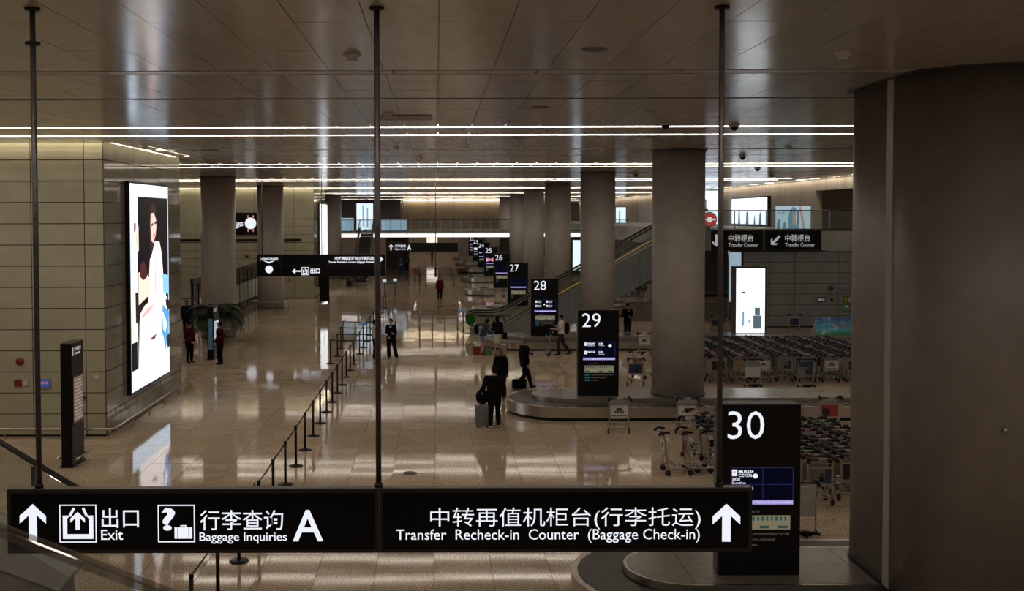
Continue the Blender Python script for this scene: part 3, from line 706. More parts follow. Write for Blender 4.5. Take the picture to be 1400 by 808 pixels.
for s,nm in ((0,'front_leaf'),(1,'back_leaf')):
    g=MB(); yy=(-.0,.5)[s]
    g.add([(0,yy,0),(2.2,yy,0),(2.05,.24+.02*s,.78),(.1,.24+.02*s,.78),(0,yy+.02,0),(2.2,yy+.02,0),(2.05,.26+.02*s,.78),(.1,.26+.02*s,.78)],[(0,1,2,3),(4,7,6,5),(0,4,5,1),(3,2,6,7),(0,3,7,4),(1,5,6,2)])
    o=g.build(nm,M_white,t)
    if not s:
        m=mat('banner_print',(.05,.25,.45),.5); N,L,b=nodes(m); tc=N.new('ShaderNodeTexCoord'); sp=N.new('ShaderNodeSeparateXYZ'); L.new(tc.outputs['Generated'],sp.inputs[0])
        cr=N.new('ShaderNodeValToRGB'); e=cr.color_ramp.elements; e[0].position=.0; e[0].color=(.05,.25,.10,1); e[1].position=1; e[1].color=(.02,.10,.35,1)
        e2=cr.color_ramp.elements.new(.16); e2.color=(.06,.30,.14,1); e3=cr.color_ramp.elements.new(.20); e3.color=(.10,.50,.60,1); e4=cr.color_ramp.elements.new(.6); e4.color=(.06,.32,.58,1)
        L.new(sp.outputs[2],cr.inputs[0]); no=N.new('ShaderNodeTexNoise'); no.inputs['Scale'].default_value=5; no.inputs['Detail'].default_value=5; L.new(tc.outputs['Object'],no.inputs['Vector'])
        m2=N.new('ShaderNodeMapRange'); m2.inputs[1].default_value=.52; m2.inputs[2].default_value=.7; L.new(no.outputs[0],m2.inputs[0])
        mx=N.new('ShaderNodeMix'); mx.data_type='RGBA'; mx.inputs[7].default_value=(.45,.65,.75,1); L.new(m2.outputs[0],mx.inputs[0]); L.new(cr.outputs[0],mx.inputs[6]); L.new(mx.outputs[2],b.inputs['Base Color'])
        L.new(mx.outputs[2],b.inputs['Emission Color']); b.inputs['Emission Strength'].default_value=.0
        o.data.materials[0]=m
g=MB(); 
def lean(mbx):
    mbx.v=[(x,.0+.24/.78*z-.012,z) for x,y_,z in mbx.v]; return mbx
g=MB(); marks(g,.80,1.45,.47,.54,0,9); marks(g,.92,1.62,.35,.42,0,10); lean(g).build('banner_lettering',mat('banner_red',(.45,.06,.05),.5),t)

# ---------------------------------------------------------------- glass rails of the balconies
def glass_rail(x0,x1,y,z0,h,n,label,post=M_alu,g_=None,rt=.035):
    t=thing('glass_railing',label,'railing',(x0,y,z0))
    W=x1-x0
    for i in range(n):
        a=W*i/n; MB().box(a+.03,a+W/n-.03,-.008,.008,.05,h-.04).build('glass_panel',g_ or M_glass,t)
    for i in range(n+1): MB().box(W*i/n-.022,W*i/n+.022,-.03,.03,0,h).build('post',post,t)
    MB().tube([(0,0,h),(W,0,h)],rt,8).build('handrail',M_pole,t)
    MB().box(0,W,-.05,.05,0,.05).build('base_channel',M_black,t)
    return t
glass_rail(14.4,23.0,57.15,5.28,1.06,5,'glass balustrade on the balcony above the counter signs')
glass_rail(-10.6,19.2,105.1,4.55,1.15,30,'long glass balustrade of the far balcony',post=mottled('pale_post',(.60,.68,.72),(.66,.74,.78),.3,4))
# glass partition with doors at the left
t=thing('glass_partition','glass partition with dark mullions behind the left columns','partition',(-12.75,54.6,0))
for i in range(15):
    a=i*1.45
    MB().box(-.02,.02,a+.04,a+1.41,.12,2.55).build('glass_pane',M_glassdark,t)
    if i not in (0,): MB().box(.022,.03,a+.10,a+1.35,.55,1.75).build('frosted_band',M_frost,t)
for i in range(16): MB().box(-.05,.05,i*1.45-.03,i*1.45+.03,0,2.65).build('mullion',M_black,t)
MB().box(-.08,.08,-.03,21.8,2.55,2.85).build('header_beam',M_darkframe,t)
MB().box(-.06,.06,-.03,21.8,0,.12).build('sill',M_darkframe,t)

# ---------------------------------------------------------------- escalators
def escalator(label,loc,rz,rise,glasslit=False):
    """bottom newel at x=0, climbs towards +X; near balustrade y=0, far y=1.35"""
    t=thing('escalator',label,'escalator',loc,rz)
    tn=math.tan(math.radians(30)); run=rise/tn; xs=1.55; xe=xs+run
    for yy in (0,1.35):
        P=[(.10,.42),(-.12,.55),(-.20,.76),(-.12,.98),(.10,1.10)]
        P=[(.10,.42),(-.13,.50),(-.24,.76),(-.13,1.02),(.10,1.10),(xs-.35,1.10),(xs+.15,1.22),(xe+.1,rise+1.0),(xe+.6,rise+1.10),(xe+1.5,rise+1.10)]
        MB().tube([(a,yy,b_) for a,b_ in P],.04,8).build('handrail',M_rubber,t)
        MB().tube([(a,yy,b_-.06) for a,b_ in P[4:]],.022,6).build('handrail_guide',M_steel,t)
        # glass
        g=MB(); lo=[(.10,.36),(xs-.1,.36),(xe+.4,rise+.36),(xe+1.5,rise+.36)]; hi=[(.10,1.05),(xs-.2,1.05),(xe+.3,rise+1.05),(xe+1.5,rise+1.05)]
        g.prism(lo+hi[::-1],yy-.006,yy+.006,'y')
        g.prism([(.10,.36),(.10,1.05),(-.10,.98),(-.19,.76),(-.10,.5)],yy-.006,yy+.006,'y')
        g.build('glass_side',M_glass,t)
        # decking
        g=MB(); g.prism([(-.1,.28),(xs,.28),(xe+.4,rise+.28),(xe+1.5,rise+.28),(xe+1.5,rise+.38),(xe+.4,rise+.38),(xs-.05,.38),(-.1,.38)],yy-.07,yy+.07,'y'); g.build('decking',M_steel,t)
        # cladding panels: one per 1.8 m
        x=-.05; k=0
        y0,y1=(yy-.06,yy-.03) if yy==0 else (yy+.03,yy+.06)
        def top(x): return .28 if x<xs else min(rise+.28,.28+(x-xs)*tn)
        def bot(x): return 0 if x<5.0 else min(max(0,(x-5.0)*tn+.35),rise-.6)
        brk=[-.05,1.55,3.3,4.999]+[5.0+i*1.85 for i in range(1,20)]
        brk=[b_ for b_ in brk if b_<xe+1.4]+[xe+1.5]
        for a,b_ in zip(brk[:-1],brk[1:]):
            a_=a+.012; bb=b_-.012
            q=[(a_,bot(a_) if a!=4.999 else bot(5.01)),(bb,bot(bb)),(bb,top(bb)),(a_,top(a_))]
            if a<xs<b_: q.insert(3,(xs,.28))
            MB().prism(q,y0,y1,'y').build('cladding_panel',M_greypanel,t)
    # steps
    sm=MB().use(M_rubber); sm.box(0,.40,.12,1.23,-.22,-.02).use(M_black).box(.0,.40,.12,1.23,-.02,0)
    sm.use(mat('step_yellow',(.62,.42,.03),.5)); sm.box(0,.03,.12,1.23,0,.004); sm.box(0,.4,.12,.15,0,.004).box(0,.4,1.20,1.23,0,.004)
    me=sm.mesh('step'); n=int(run/.4)
    for i in range(n): obj('step',me,t,(xs+.2+i*.4,0,.0+ (i+.5)*.4*tn+.05))
    MB().box(-.3,xs+.25,.10,1.25,-.0,.02).build('floor_plate',M_steel,t)
    MB().box(xe+.1,xe+1.5,.10,1.25,rise-.04,rise-.005).build('floor_plate',M_steel,t)
    # yellow demarcation along the inner skirt
    g=MB(); g.prism([(xs,.30),(xe,rise+.30),(xe,rise+.36),(xs,.36)],.075,.09,'y'); g.build('yellow_skirt_line',mat('skirt_yellow',(.75,.48,.08),.35,emit=(.8,.5,.1),es=.25),t)
    if glasslit:
        g=MB()
        g.add([(-.02+.26*math.cos(i*math.pi/10),-.012,.76+.30*math.sin(i*math.pi/10)) for i in range(20)],[tuple(range(20))])
        g.build('green_signal_disc',flatlit('green_signal',(.003,.03,.001),.8),t)
        g=MB()
        for i in range(3): disc(g,.9+i*.4,.74,.08,-.012,14)
        g.build('safety_stickers',mat('sticker_blue',(.05,.12,.2),.5),t)
    return t
escalator('long escalator climbing right to the balcony from beside the green lit newel',(1.72,54.2,0),0,5.28,True)
escalator('dark escalator at the far left end, climbing away to the far balcony',(-6.4,95.4,0),math.pi/2,4.55)

# ---------------------------------------------------------------- belt stanchions
M_belt=mottled('dark_green_belt',(.012,.05,.035),(.018,.07,.05),.7,20)
def stanchion_proto():
    t=thing('belt_stanchion','x','stanchion',(0,0,0))
    MB().lathe([(.17,0),(.175,.012),(.16,.025),(.05,.045),(.035,.05)],n=20).build('base',M_black,t)
    MB().cyl(0,0,.045,.93,.031,12).build('post',M_black,t)
    MB().cyl(0,0,.93,1.0,.037,12).build('belt_head',M_black,t)
    return t
proto=stanchion_proto(); used=[False]
def stanchion(x,y,label,group,to=None,card=None):
    if not used[0]: t=proto; used[0]=True
    else: t=copy_tree(proto)
    t.location=(x,y,0); tag(t,label,'stanchion',group)
    if to:
        dx,dy=to[0]-x,to[1]-y; L_=math.hypot(dx,dy); ux,uy=dx/L_,dy/L_
        n=6; vs=[]
        for i in range(n+1):
            d=.035+(L_-.07)*i/n; sag=-.02*math.sin(math.pi*i/n)
            vs+=[(ux*d,uy*d,.945+sag),(ux*d,uy*d,.99+sag)]
        MB().add(vs,[(2*i,2*i+2,2*i+3,2*i+1) for i in range(n)]).build('belt',M_belt,t)
    if card:
        c=MB(); c.box(-.14,.14,-.015,.015,1.02,1.30); c.build('card_holder',M_white,t)
        c=MB(); rect(c,-.13,.13,1.03,1.13,-.018); c.build('card_print',mat('card_blue',(.02,.22,.45),.4,emit=(.03,.3,.6),es=.3),t)
        if card=='lit':
            c=MB(); rect(c,-.13,.13,1.13,1.29,-.018); c.build('card_light',flatlit('card_pale',(.75,.85,.95),.8),t)
ys=[14.9+1.77*i for i in range(17)]+[46.4,48.7,51,53.7,56.8,60,63.3,66.5,69.6]
for i,y in enumerate(ys):
    x=-3.53+.0045*i if i<3 else -3.47+.001*i
    nx=-3.47
    card='plain' if i in (18,) else None
    lab='black belt stanchion in the long row down the hall, %s from the viewer'%ORD[i]
    if card: lab='black stanchion carrying a card in the long row, %s from the viewer'%ORD[i]
    stanchion(x,y,lab,'long row of belt stanchions',(x,ys[i+1]) if i+1<len(ys) else None,card)
for i,(x,y) in enumerate([(-4.43,43.4),(-4.35,45.6),(-4.45,48.3),(-4.6,51.0)]):
    stanchion(x,y,'black belt stanchion left of the long row, %s of the short side row'%ORD[i],'side row of belt stanchions',(-2.72 if i else -2.5,y+.02))
for i,(x,y) in enumerate([(-2.5,43.42),(-2.72,45.62),(-2.72,48.32),(-2.05,51.0)]):
    stanchion(x,y,'black belt stanchion ending a cross belt by the staff, %s from the viewer'%ORD[i],'cross belts by the staff')
far=[(-1.6,97.6),(1.42,108.3),(-1.0,92.4),(1.47,92.4),(2.93,92.3),(-1.6,92.5),(-2.1,99.5),(-1.9,108.3),(3.1,97)]
for i,(x,y) in enumerate(far):
    to={0:(1.42,108.3),2:(1.47,92.4),3:(2.93,92.3),5:(-1.0,92.4),7:(1.42,108.3),6:(-1.6,97.6)}.get(i)
    stanchion(x,y,'small distant belt stanchion mid hall beyond the person in red, %s of the loose lanes'%ORD[i],'distant belt lanes',to)
stanchion(-4.0,79.5,'distant stanchion with a pale lit card left of its twin','card stanchions',(-3.25,80.5),'lit')
stanchion(-3.25,80.5,'distant stanchion with a pale lit card, right of its twin','card stanchions',None,'lit')
stanchion(1.35,55.4,'black stanchion with a red and white notice beside the green lit newel','card stanchions',None,'plain')
stanchion(3.05,70.5,'lone tall dark stanchion standing behind the escalator foot','card stanchions')
# steel rail barrier
t=thing('rail_barrier','low steel rail barrier with four posts left of the escalator foot','barrier',(-.95,55.6,0))
for i in range(4): MB().box(.67*i-.04,.67*i+.04,-.05,.05,0,.95).build('post',M_greypaint,t)
for z in (.42,.78): MB().tube([(-.05,-.06,z),(4.1,-.06,z)],.022,8).build('rail',M_chrome,t)
MB().tube([(0,.0,.95),(0,1.5,1.05),(4.0,1.5,1.05)],.02,8).build('rail',M_chrome,t)
MB().cyl(3.9,0,0,1.0,.03,12).build('post',M_black,t)

# ---------------------------------------------------------------- totems
def totem(label,loc,w_,d,h,rail=True,lit=False):
    """thin edge faces the viewer, printed side faces +X"""
    t=thing('information_totem',label,'information totem',loc)
    bevel(MB().box(-w_,0,0,d,.03,h).build('casing',M_black,t),.01)
    MB().box(-w_-.02,.02,-.02,d+.02,0,.05).build('plinth',M_black,t)
    MB().box(-w_-.0,.0,.0,d,h,h+.012).build('top_cap',M_darkframe,t)
    MB().box(.0,.012,.06,d-.06,.34*h,.74*h).build('screen_frame',M_blackgloss,t)
    g=MB(); rect(g,.10,d-.10,.36*h,.72*h,.016,'x'); g.build('directory_screen',flatlit('directory_'+('lit' if lit else 'dim'),(.62,.72,.80) if lit else (.16,.10,.085),1.0),t)
    g=MB()
    for i in range(12): 
        z=.38*h+i*.028*h; rect(g,.14,d-.16-.05*(i%3),z,z+.012*h,.019,'x')
    g.build('directory_rows',flatlit('directory_row_'+('lit' if lit else 'dim'),(.10,.14,.18) if lit else (.34,.25,.22),1),t)
    g=MB(); rect(g,.06,.14,.90*h,.965*h,.006,'x')
    for i in range(4): rect(g,.22+i*.12,.30+i*.12,.935*h,.965*h,.006,'x')
    rect(g,.22,.62,.905*h,.92*h,.006,'x'); g.build('heading_print',M_textdim,t)
    if rail:
        MB().tube([(.12,-.10,.22),(.12,d+.15,.22)],.025,8).build('bumper_rail',M_steel,t)
        for yy in (.1,d-.1): MB().box(0,.12,yy-.02,yy+.02,.19,.24).build('rail_bracket',M_steel,t)
        MB().tube([(-w_-.10,-.02,.22),(-w_-.10,d,.22)],.025,8).build('bumper_rail',M_steel,t)
        MB().box(-w_-.10,-w_,.1,.14,.19,.24).build('rail_bracket',M_steel,t)
    return t
totem('tall black information totem on the floor at left, in front of the panelled wall',(-8.87,25.4,0),.27,.86,3.02)
t=totem('black poster totem in front of the potted palm',(-9.52,44.6,0),.26,1.1,2.25,True,True)
g=MB(); rect(g,-.21,-.04,.45,1.75,-.006); g.build('front_poster',mat('poster_blue',(.05,.12,.16),.4,emit=(.03,.07,.10),es=.5),t)
t=thing('notice_stand','small dark notice stand with a red top, far left of the loose lanes','notice stand',(-2.0,93.5,0)); MB().box(-.22,.22,-.03,.03,.9,1.4).build('notice_board',M_red,t); MB().cyl(0,0,0,.9,.05,12).build('post',M_black,t); MB().cyl(0,0,0,.03,.2,16).build('base',M_black,t)

# ---------------------------------------------------------------- potted palm
t=thing('potted_palm','dark green feathery palm in a pot in front of the thick left column','palm',(-10.6,50.6,0))
MB().lathe([(.26,0),(.30,.05),(.36,.45),(.38,.48),(.34,.48),(.32,.42)],n=20).build('pot',M_darkframe,t)
MB().cyl(0,0,.40,.43,.33,20).build('soil',mottled('soil',(.03,.02,.015),(.05,.035,.025),.9,40),t)
M_leaf=mottled('palm_leaf',(.02,.04,.016),(.035,.065,.025),.5,12)
r_=random.Random(3)
mb=MB()
for k in range(7): a=k*.9; mb.tube([(.06*math.cos(a),.06*math.sin(a),.4),(.12*math.cos(a),.12*math.sin(a),1.0),(.16*math.cos(a),.16*math.sin(a),1.45)],[.03,.022,.016],6)
mb.build('stems',mottled('palm_stem',(.05,.06,.025),(.07,.08,.035),.6,12),t)
for k in range(38):
    a=k*2.399+r_.random()*.3; up=r_.uniform(.3,1.25); Ln=r_.uniform(1.1,1.6)
    fr=MB(); P=[]; el=up; p=Vector((.1*math.cos(a),.1*math.sin(a),1.35)); 
    for i in range(9):
        P.append(p.copy()); p=p+Vector((math.cos(a)*math.cos(el),math.sin(a)*math.cos(el),math.sin(el)))*Ln/8; el-=.26
    fr.tube(P,[.010-.001*i for i in range(9)],5)
    side=Vector((-math.sin(a),math.cos(a),0))
    for i in range(1,9):
        for q in (0,.5):
            if i+q>8: continue
            c=P[i] if q==0 else (P[i]+P[min(i+1,8)])/2
            d=(P[min(i+1,8)]-P[i-1]).normalized(); ln=.48*math.sin(math.pi*(i+q+.8)/10.5)+.06
            for s in (-1,1):
                tip=c+side*s*ln*.8+d*ln*.55+Vector((0,0,-.22*ln)); w2=d*.040
                fr.add([c-w2,c+w2,c+(tip-c)*.6+w2*.8+Vector((0,0,.02)),tip,c+(tip-c)*.6-w2*.8+Vector((0,0,.02))],[(0,1,2,3,4)])
    fr.build('frond',M_leaf,t)
t=copy_tree(t); t.location=(-7.7,92,0); t.scale=(.9,.9,.9); tag(t,'distant dark palm in a pot at the foot of the far left escalator','palm')

# ---------------------------------------------------------------- people
tmp=bpy.data.scenes.new('build_scratch')
def remesh(mb,vox,name,m,noise=0.0,dec=1.0,smooth=2):
    me=mb.mesh('tmp'); o=bpy.data.objects.new('tmp',me); tmp.collection.objects.link(o)
    md=o.modifiers.new('r','REMESH'); md.mode='VOXEL'; md.voxel_size=vox; md.use_smooth_shade=True
    sm=o.modifiers.new('s','SMOOTH'); sm.factor=.5; sm.iterations=smooth
    if noise:
        tx=bpy.data.textures.get('folds') or bpy.data.textures.new('folds','CLOUDS'); tx.noise_scale=.09
        dp=o.modifiers.new('d','DISPLACE'); dp.texture=tx; dp.strength=noise; dp.texture_coords='GLOBAL'; dp.mid_level=.5
    if dec<1: d=o.modifiers.new('e','DECIMATE'); d.ratio=dec
    tmp.view_layers[0].update(); dg=tmp.view_layers[0].depsgraph
    r=bpy.data.meshes.new_from_object(o.evaluated_get(dg)); bpy.data.objects.remove(o); bpy.data.meshes.remove(me)
    r.name=name; r.materials.clear(); r.materials.append(m)
    for p in r.polygons: p.use_smooth=True
    return r
V=Vector
def rings(mb,R,n=18):
    vs=[]
    for (c,rx,ry) in R: vs+=[(c[0]+rx*math.cos(2*math.pi*i/n),c[1]+ry*math.sin(2*math.pi*i/n),c[2]) for i in range(n)]
    fs=[(k*n+i,k*n+(i+1)%n,(k+1)*n+(i+1)%n,(k+1)*n+i) for k in range(len(R)-1) for i in range(n)]
    fs+=[tuple(range(n))[::-1],tuple((len(R)-1)*n+i for i in range(n))]; mb.add(vs,fs)
def person(label,loc,rz,H=1.72,lean=(0,0),head_turn=0,headtilt=0,lh=None,rh=None,le=None,re=None,lk=None,rk=None,la=None,ra=None,fem=False,top=None,sleeves='long',hem=.80,bottom='trousers',botm=None,flare=0,hair=M_hair,hairlen=0,shoes=None,collar=None,res=.013,group=None,hatm=None,shl=1.0,vest=None):
    """faces -Y; l* = figure's left (+X)"""
    t=thing('person',label,'person',loc,rz,group); s=H/1.72; t.scale=(s,s,s)
    def LN(p):
        p=V(p); 
        if p.z>.92: k=(p.z-.92)/.7; p=p+V((lean[0]*k,lean[1]*k,-abs(lean[1])*k*k*.35-abs(lean[0])*k*k*.2))
        return p
    sw=.172*shl if not fem else .150
    hipw=.095
    LS,RS=LN((sw,0,1.41)),LN((-sw,0,1.41))
    LE=LN(le) if le else LN((sw+.06,.03,1.12)); RE=LN(re) if re else LN((-sw-.06,.03,1.12))
    LH=LN(lh) if lh else LN((sw+.07,-.05,.87)); RH=LN(rh) if rh else LN((-sw-.07,-.05,.87))
    LHp,RHp=V((hipw,0,.90)),V((-hipw,0,.90))
    LK=V(lk) if lk else V((hipw+.005,-.02,.49)); RK=V(rk) if rk else V((-hipw-.005,-.02,.49))
    LA=V(la) if la else V((hipw+.01,.02,.085)); RA=V(ra) if ra else V((-hipw-.01,.02,.085))
    wx=.86 if fem else 1.0
    TR=[((0,.0,.84),.15,.10),((0,0,.93),.172,.115),((0,0,1.02),.155*wx,.105),((0,0,1.12),.142*wx,.098),((0,-.01,1.22),.155*wx,.108),((0,-.01,1.32),.172*wx,.112 if not fem else .118),((0,0,1.40),.168*wx,.098),((0,0,1.455),.11*wx,.075),((0,0,1.48),.07,.06)]
    def torso(mb,g,z0=0,z1=9,gx=1):
        rings(mb,[(LN(c),(rx*shl+g)*gx,ry*(.5+.5*shl)+g) for c,rx,ry in TR if z0<=c[2]<=z1])
    def arm(mb,S,E_,W_,g,cut=1.0):
        P=[S,(S+E_)/2,E_,(E_+W_)/2,W_]; R=[.052+g,.046+g,.038+g,.036+g,.025+g]
        if cut<1: P=P[:2]+[S+(E_-S)*.75]; R=R[:3]
        mb.tube(P,R,10,round_end=True)
    def leg(mb,Hp,K,A,g,fl=0,n=3):
        P=[Hp,(Hp+K)/2,K,K+(A-K)*.35,A][:2+n]; R=[.088+g,.074+g,.052+g,.055+g+fl*.4,.036+g+fl][:2+n]
        mb.tube(P,R,12,round_end=True)
    # ---- body
    body=MB(); torso(body,-.004)
    for S,E_,W_ in ((LS,LE,LH),(RS,RE,RH)): arm(body,S,E_,W_,0)
    for Hp,K,A in ((LHp,LK,LA),(RHp,RK,RA)):
        leg(body,Hp,K,A,-.004); body.tube([A+V((0,.03,-.04)),A+V((0,-.05,-.05)),A+V((0,-.13,-.06))],[.035,.034,.026],8,round_end=True)
    hc=LN((0,-.015,1.615)); nk=LN((0,.0,1.45))
    body.tube([nk,hc+V((0,.01,-.07))],[.056,.050],12)
    Rt=Matrix.Translation(hc)@Matrix.Rotation(head_turn,4,'Z')@Matrix.Rotation(headtilt,4,'X')
    hb=MB(); hb.ball((0,.005,.015),.078,.096,.102,16,12); hb.ball((0,-.02,-.055),.052,.062,.060,14,10)
    hb.tube([(0,-.085,.015),(0,-.102,-.018)],[.009,.015],8,round_end=True)
    for sx_ in (-1,1): hb.ball((sx_*.075,.008,-.005),.012,.020,.030,8,6)
    hb.v=[tuple(Rt@V(p)) for p in hb.v]; body.add(hb.v,hb.f)
    for (W_,E_,sd) in ((LH,LE,1),(RH,RE,-1)):   # hands: palm, four fingers, thumb
        d=(W_-E_).normalized(); n_=V((0,-1,0)) if abs(d.y)<.8 else V((0,0,1)); side=d.cross(n_).normalized()*sd; n_=side.cross(d).normalized()*sd
        if n_.y>0: n_=-n_
        body.tube([W_,W_+d*.04,W_+d*.085],[.026,.034,.032],8,round_end=True)
        for i,(o_,ln) in enumerate([(-.027,.060),(-.009,.070),(.009,.066),(.027,.052)]):
            b_=W_+d*.085+side*o_; m1=b_+d*ln*.55+n_*.004; m2=m1+d*ln*.40+n_*.018
            body.tube([b_,m1,m2],[.0095,.009,.0075],6,round_end=True)
        b_=W_+d*.03-side*.03; body.tube([b_,b_+d*.03-side*.018+n_*.01,b_+d*.06-side*.018+n_*.02],[.012,.011,.009],6,round_end=True)
    bo=obj('body',remesh(body,res*.8,'body',M_skinA,dec=.5,smooth=1),t)
    # ---- face and hair
    g=MB()
    for sx_ in (-1,1): g.ball(tuple(Rt@V((sx_*.030,-.080,.018))),.009,.006,.006,8,6)
    g.build('eyes',M_blackgloss,t)
    g=MB(); 
    for sx_ in (-1,1): g.add([Rt@V((sx_*(.030+a),-.0885+abs(a)*.25,.036+b_)) for a,b_ in ((-.016,0),(.016,0),(.016,.006),(-.016,.006))],[(0,1,2,3)])
    g.build('eyebrows',hair,t)
    g=MB(); g.add([Rt@V(p) for p in ((-.02,-.0815,-.052),(0,-.0845,-.056),(.02,-.0815,-.052),(.018,-.0815,-.058),(0,-.084,-.064),(-.018,-.0815,-.058))],[(0,1,4,5),(1,2,3,4)]); g.build('mouth',mat('lips',(.30,.10,.08),.5),t)
    hm=MB()
    # cap of hair: leaves the face open in front
    n,m_=18,9; vs=[]
    for k in range(m_+1):
        for i in range(n):
            a=2*math.pi*i/n; front=max(0,-math.sin(a))
            lo=-.95+1.35*front**.5; th=math.pi/2-(math.pi/2-lo)*(k/m_)
            r=1.0
            vs.append(Rt@V((.090*r*math.cos(th)*math.cos(a),.010+.108*r*math.cos(th)*math.sin(a),.024+.118*math.sin(th))))
    fs=[(k*n+i,(k+1)*n+i,(k+1)*n+(i+1)%n,k*n+(i+1)%n) for k in range(m_) for i in range(n)]
    hm.sm=True; hm.add(vs,fs)
    if hairlen:
        vs=[]; 
        for k in range(6):
            z=.02-k/5*hairlen; 
            for i in range(9):
                a=math.pi*i/8-.15+.3*i/8; rr=1.05-.05*k/5
                vs.append(Rt@V((.084*rr*math.cos(a),.015+.100*rr*math.sin(a),z)))
        hm.add(vs,[(k*9+i,(k+1)*9+i,(k+1)*9+i+1,k*9+i+1) for k in range(5) for i in range(8)])
    ho=hm.build('hair',hair,t); sd=ho.modifiers.new('thickness','SOLIDIFY'); sd.thickness=.010; sd.offset=-1
    # ---- clothes
    tp=MB(); torso(tp,.030,z0=.9)
    tp2=[(LN((0,0,hem)),.195 if hem<.9 else .17,.135)]+[(LN(c),rx+.030,ry+.030) for c,rx,ry in TR if c[2]>hem+.03 and c[2]<1.0]
    if hem<.93: rings(tp,[(c,rx,ry) for c,rx,ry in tp2]+[(LN((0,0,1.05)),.165*wx,.118)])
    for S,E_,W_ in ((LS,LE,LH),(RS,RE,RH)):
        if sleeves=='long': arm(tp,S,E_,W_-(W_-E_)*.06,.026)
        elif sleeves=='short': arm(tp,S,E_,W_,.016,.7)
    obj('top',remesh(tp,res,'top',top,noise=.012,dec=.6,smooth=3),t)
    bt=MB()
    if bottom=='trousers':
        rings(bt,[((0,0,.80),.15,.112),((0,0,.90),.178,.125),((0,0,1.0),.165*wx,.115)])
        for Hp,K,A in ((LHp,LK,LA),(RHp,RK,RA)): leg(bt,Hp,K,A-(A-K)*.05,.024,flare)
    elif bottom=='skirt':
        rings(bt,[((0,0,.52),.185,.15),((0,0,.70),.19,.145),((0,0,.90),.182,.13),((0,0,1.04),.145,.105)])
    else:
        rings(bt,[((0,0,.80),.15,.112),((0,0,.90),.178,.125),((0,0,1.0),.160*wx,.112)])
        for Hp,K,A in ((LHp,LK,LA),(RHp,RK,RA)): bt.tube([Hp,Hp+(K-Hp)*.65],[.10,.095],12)
    obj('trousers' if bottom=='trousers' else ('skirt' if bottom=='skirt' else 'shorts'),remesh(bt,res,'bottom',botm or top,noise=.010,dec=.6,smooth=3),t)
    sm_=shoes or M_black
    for A in (LA,RA):
        g=MB(); a=A+V((0,0,-.085))
        if A.z>.16: a=A+V((0,0,-.085))
        R=[(a+V((0,.055,.0)),.030),(a+V((0,.0,.0)),.038),(a+V((0,-.09,.0)),.045),(a+V((0,-.17,.0)),.038),(a+V((0,-.205,.0)),.018)]
        n=12; vs=[]
        for j,(c,r) in enumerate(R):
            hh=[.075,.085,.07,.05,.03][j]
            vs+=[(c.x+r*math.cos(2*math.pi*i/n),c.y,c.z+hh*(.5+.5*math.sin(2*math.pi*i/n))) for i in range(n)]
        fs=[(k*n+i,k*n+(i+1)%n,(k+1)*n+(i+1)%n,(k+1)*n+i) for k in range(4) for i in range(n)]+[tuple(range(n))[::-1],tuple(4*n+i for i in range(n))]
        g.sm=True; g.add(vs,fs); g.build('shoe',sm_,t)
    if collar:
        g=MB(); g.add([LN(p)+V((0,0,0)) for p in ((-.05,-.125,1.42),(.05,-.125,1.42),(.012,-.137,1.20),(-.012,-.137,1.20))],[(0,1,2,3)]); o=g.build('shirt_front',collar,t)
        o.modifiers.new('thickness','SOLIDIFY').thickness=.008
    if vest:
        g=MB(); torso(g,.028,z0=1.0,z1=1.42); obj('vest',remesh(g,.02,'vest',vest),t)
        g=MB(); rings(g,[(LN((0,-.01,z)),.185,.145) for z in (1.10,1.15)]); g.build('reflective_stripe',mat('reflective',(.6,.75,.4),.4),t)
    return t
K_=cloth('black_cloth',(.006,.006,.007)); NV=cloth('navy_cloth',(.010,.012,.022)); MR=cloth('maroon_cloth',(.045,.006,.010)); RD=cloth('red_cloth',(.10,.006,.012)); WH=cloth('white_cloth',(.55,.52,.48)); WT=mottled('white_shoe',(.45,.43,.40),(.5,.48,.45),.6,20)
CR=cloth('cream_cloth',(.40,.37,.31)); DN=cloth('denim_cloth',(.035,.05,.08)); BL=cloth('blue_workwear',(.02,.05,.14)); TL=cloth('vest_teal',(.10,.35,.32)); GY=cloth('charcoal_cloth',(.03,.03,.033)); PT=cloth('pale_denim',(.16,.20,.27))
P180=math.pi
# man with suitcase, seen from the back; his left hand (picture left, so -X after turning) on the case
def back(x): return x
person('man in black seen from behind, left hand on a stacked suitcase',(1.63,30.15,0),P180+.05,1.76,lean=(0,0),lh=(.34,.05,1.02),le=(.30,.10,1.20),top=K_,botm=K_,hem=.78,head_turn=.5,la=(.12,.10,.085),lk=(.10,.02,.49),ra=(-.12,-.02,.085),shoes=WT,shl=1.25)
person('brown-haired woman in a black jacket walking ahead of the man with the suitcase',(2.08,34.7,0),P180,1.70,fem=True,top=K_,botm=K_,hem=.74,hair=M_hairbrown,hairlen=.16)
person('grey-haired man in a black suit striding with a bag at his side',(3.05,36.9,0),P180*.62,1.80,top=K_,botm=K_,hem=.74,hair=M_hairgrey,lk=(.10,-.20,.50),la=(.10,-.30,.10),rk=(-.10,.05,.48),ra=(-.10,.34,.10),rh=(-.26,.0,.86),lh=(.26,-.05,.86),shl=1.22)
person('young person bending forward with a dark backpack and pale shorts',(1.98,46.1,0),P180/2+.2,1.62,lean=(0,-.22),lh=(.15,-.42,1.02),rh=(-.15,-.40,1.0),le=(.2,-.18,1.12),re=(-.2,-.16,1.12),fem=True,top=DN,bottom='shorts',botm=PT,hem=.88,hairlen=.10,shoes=M_black,headtilt=.4,collar=None)
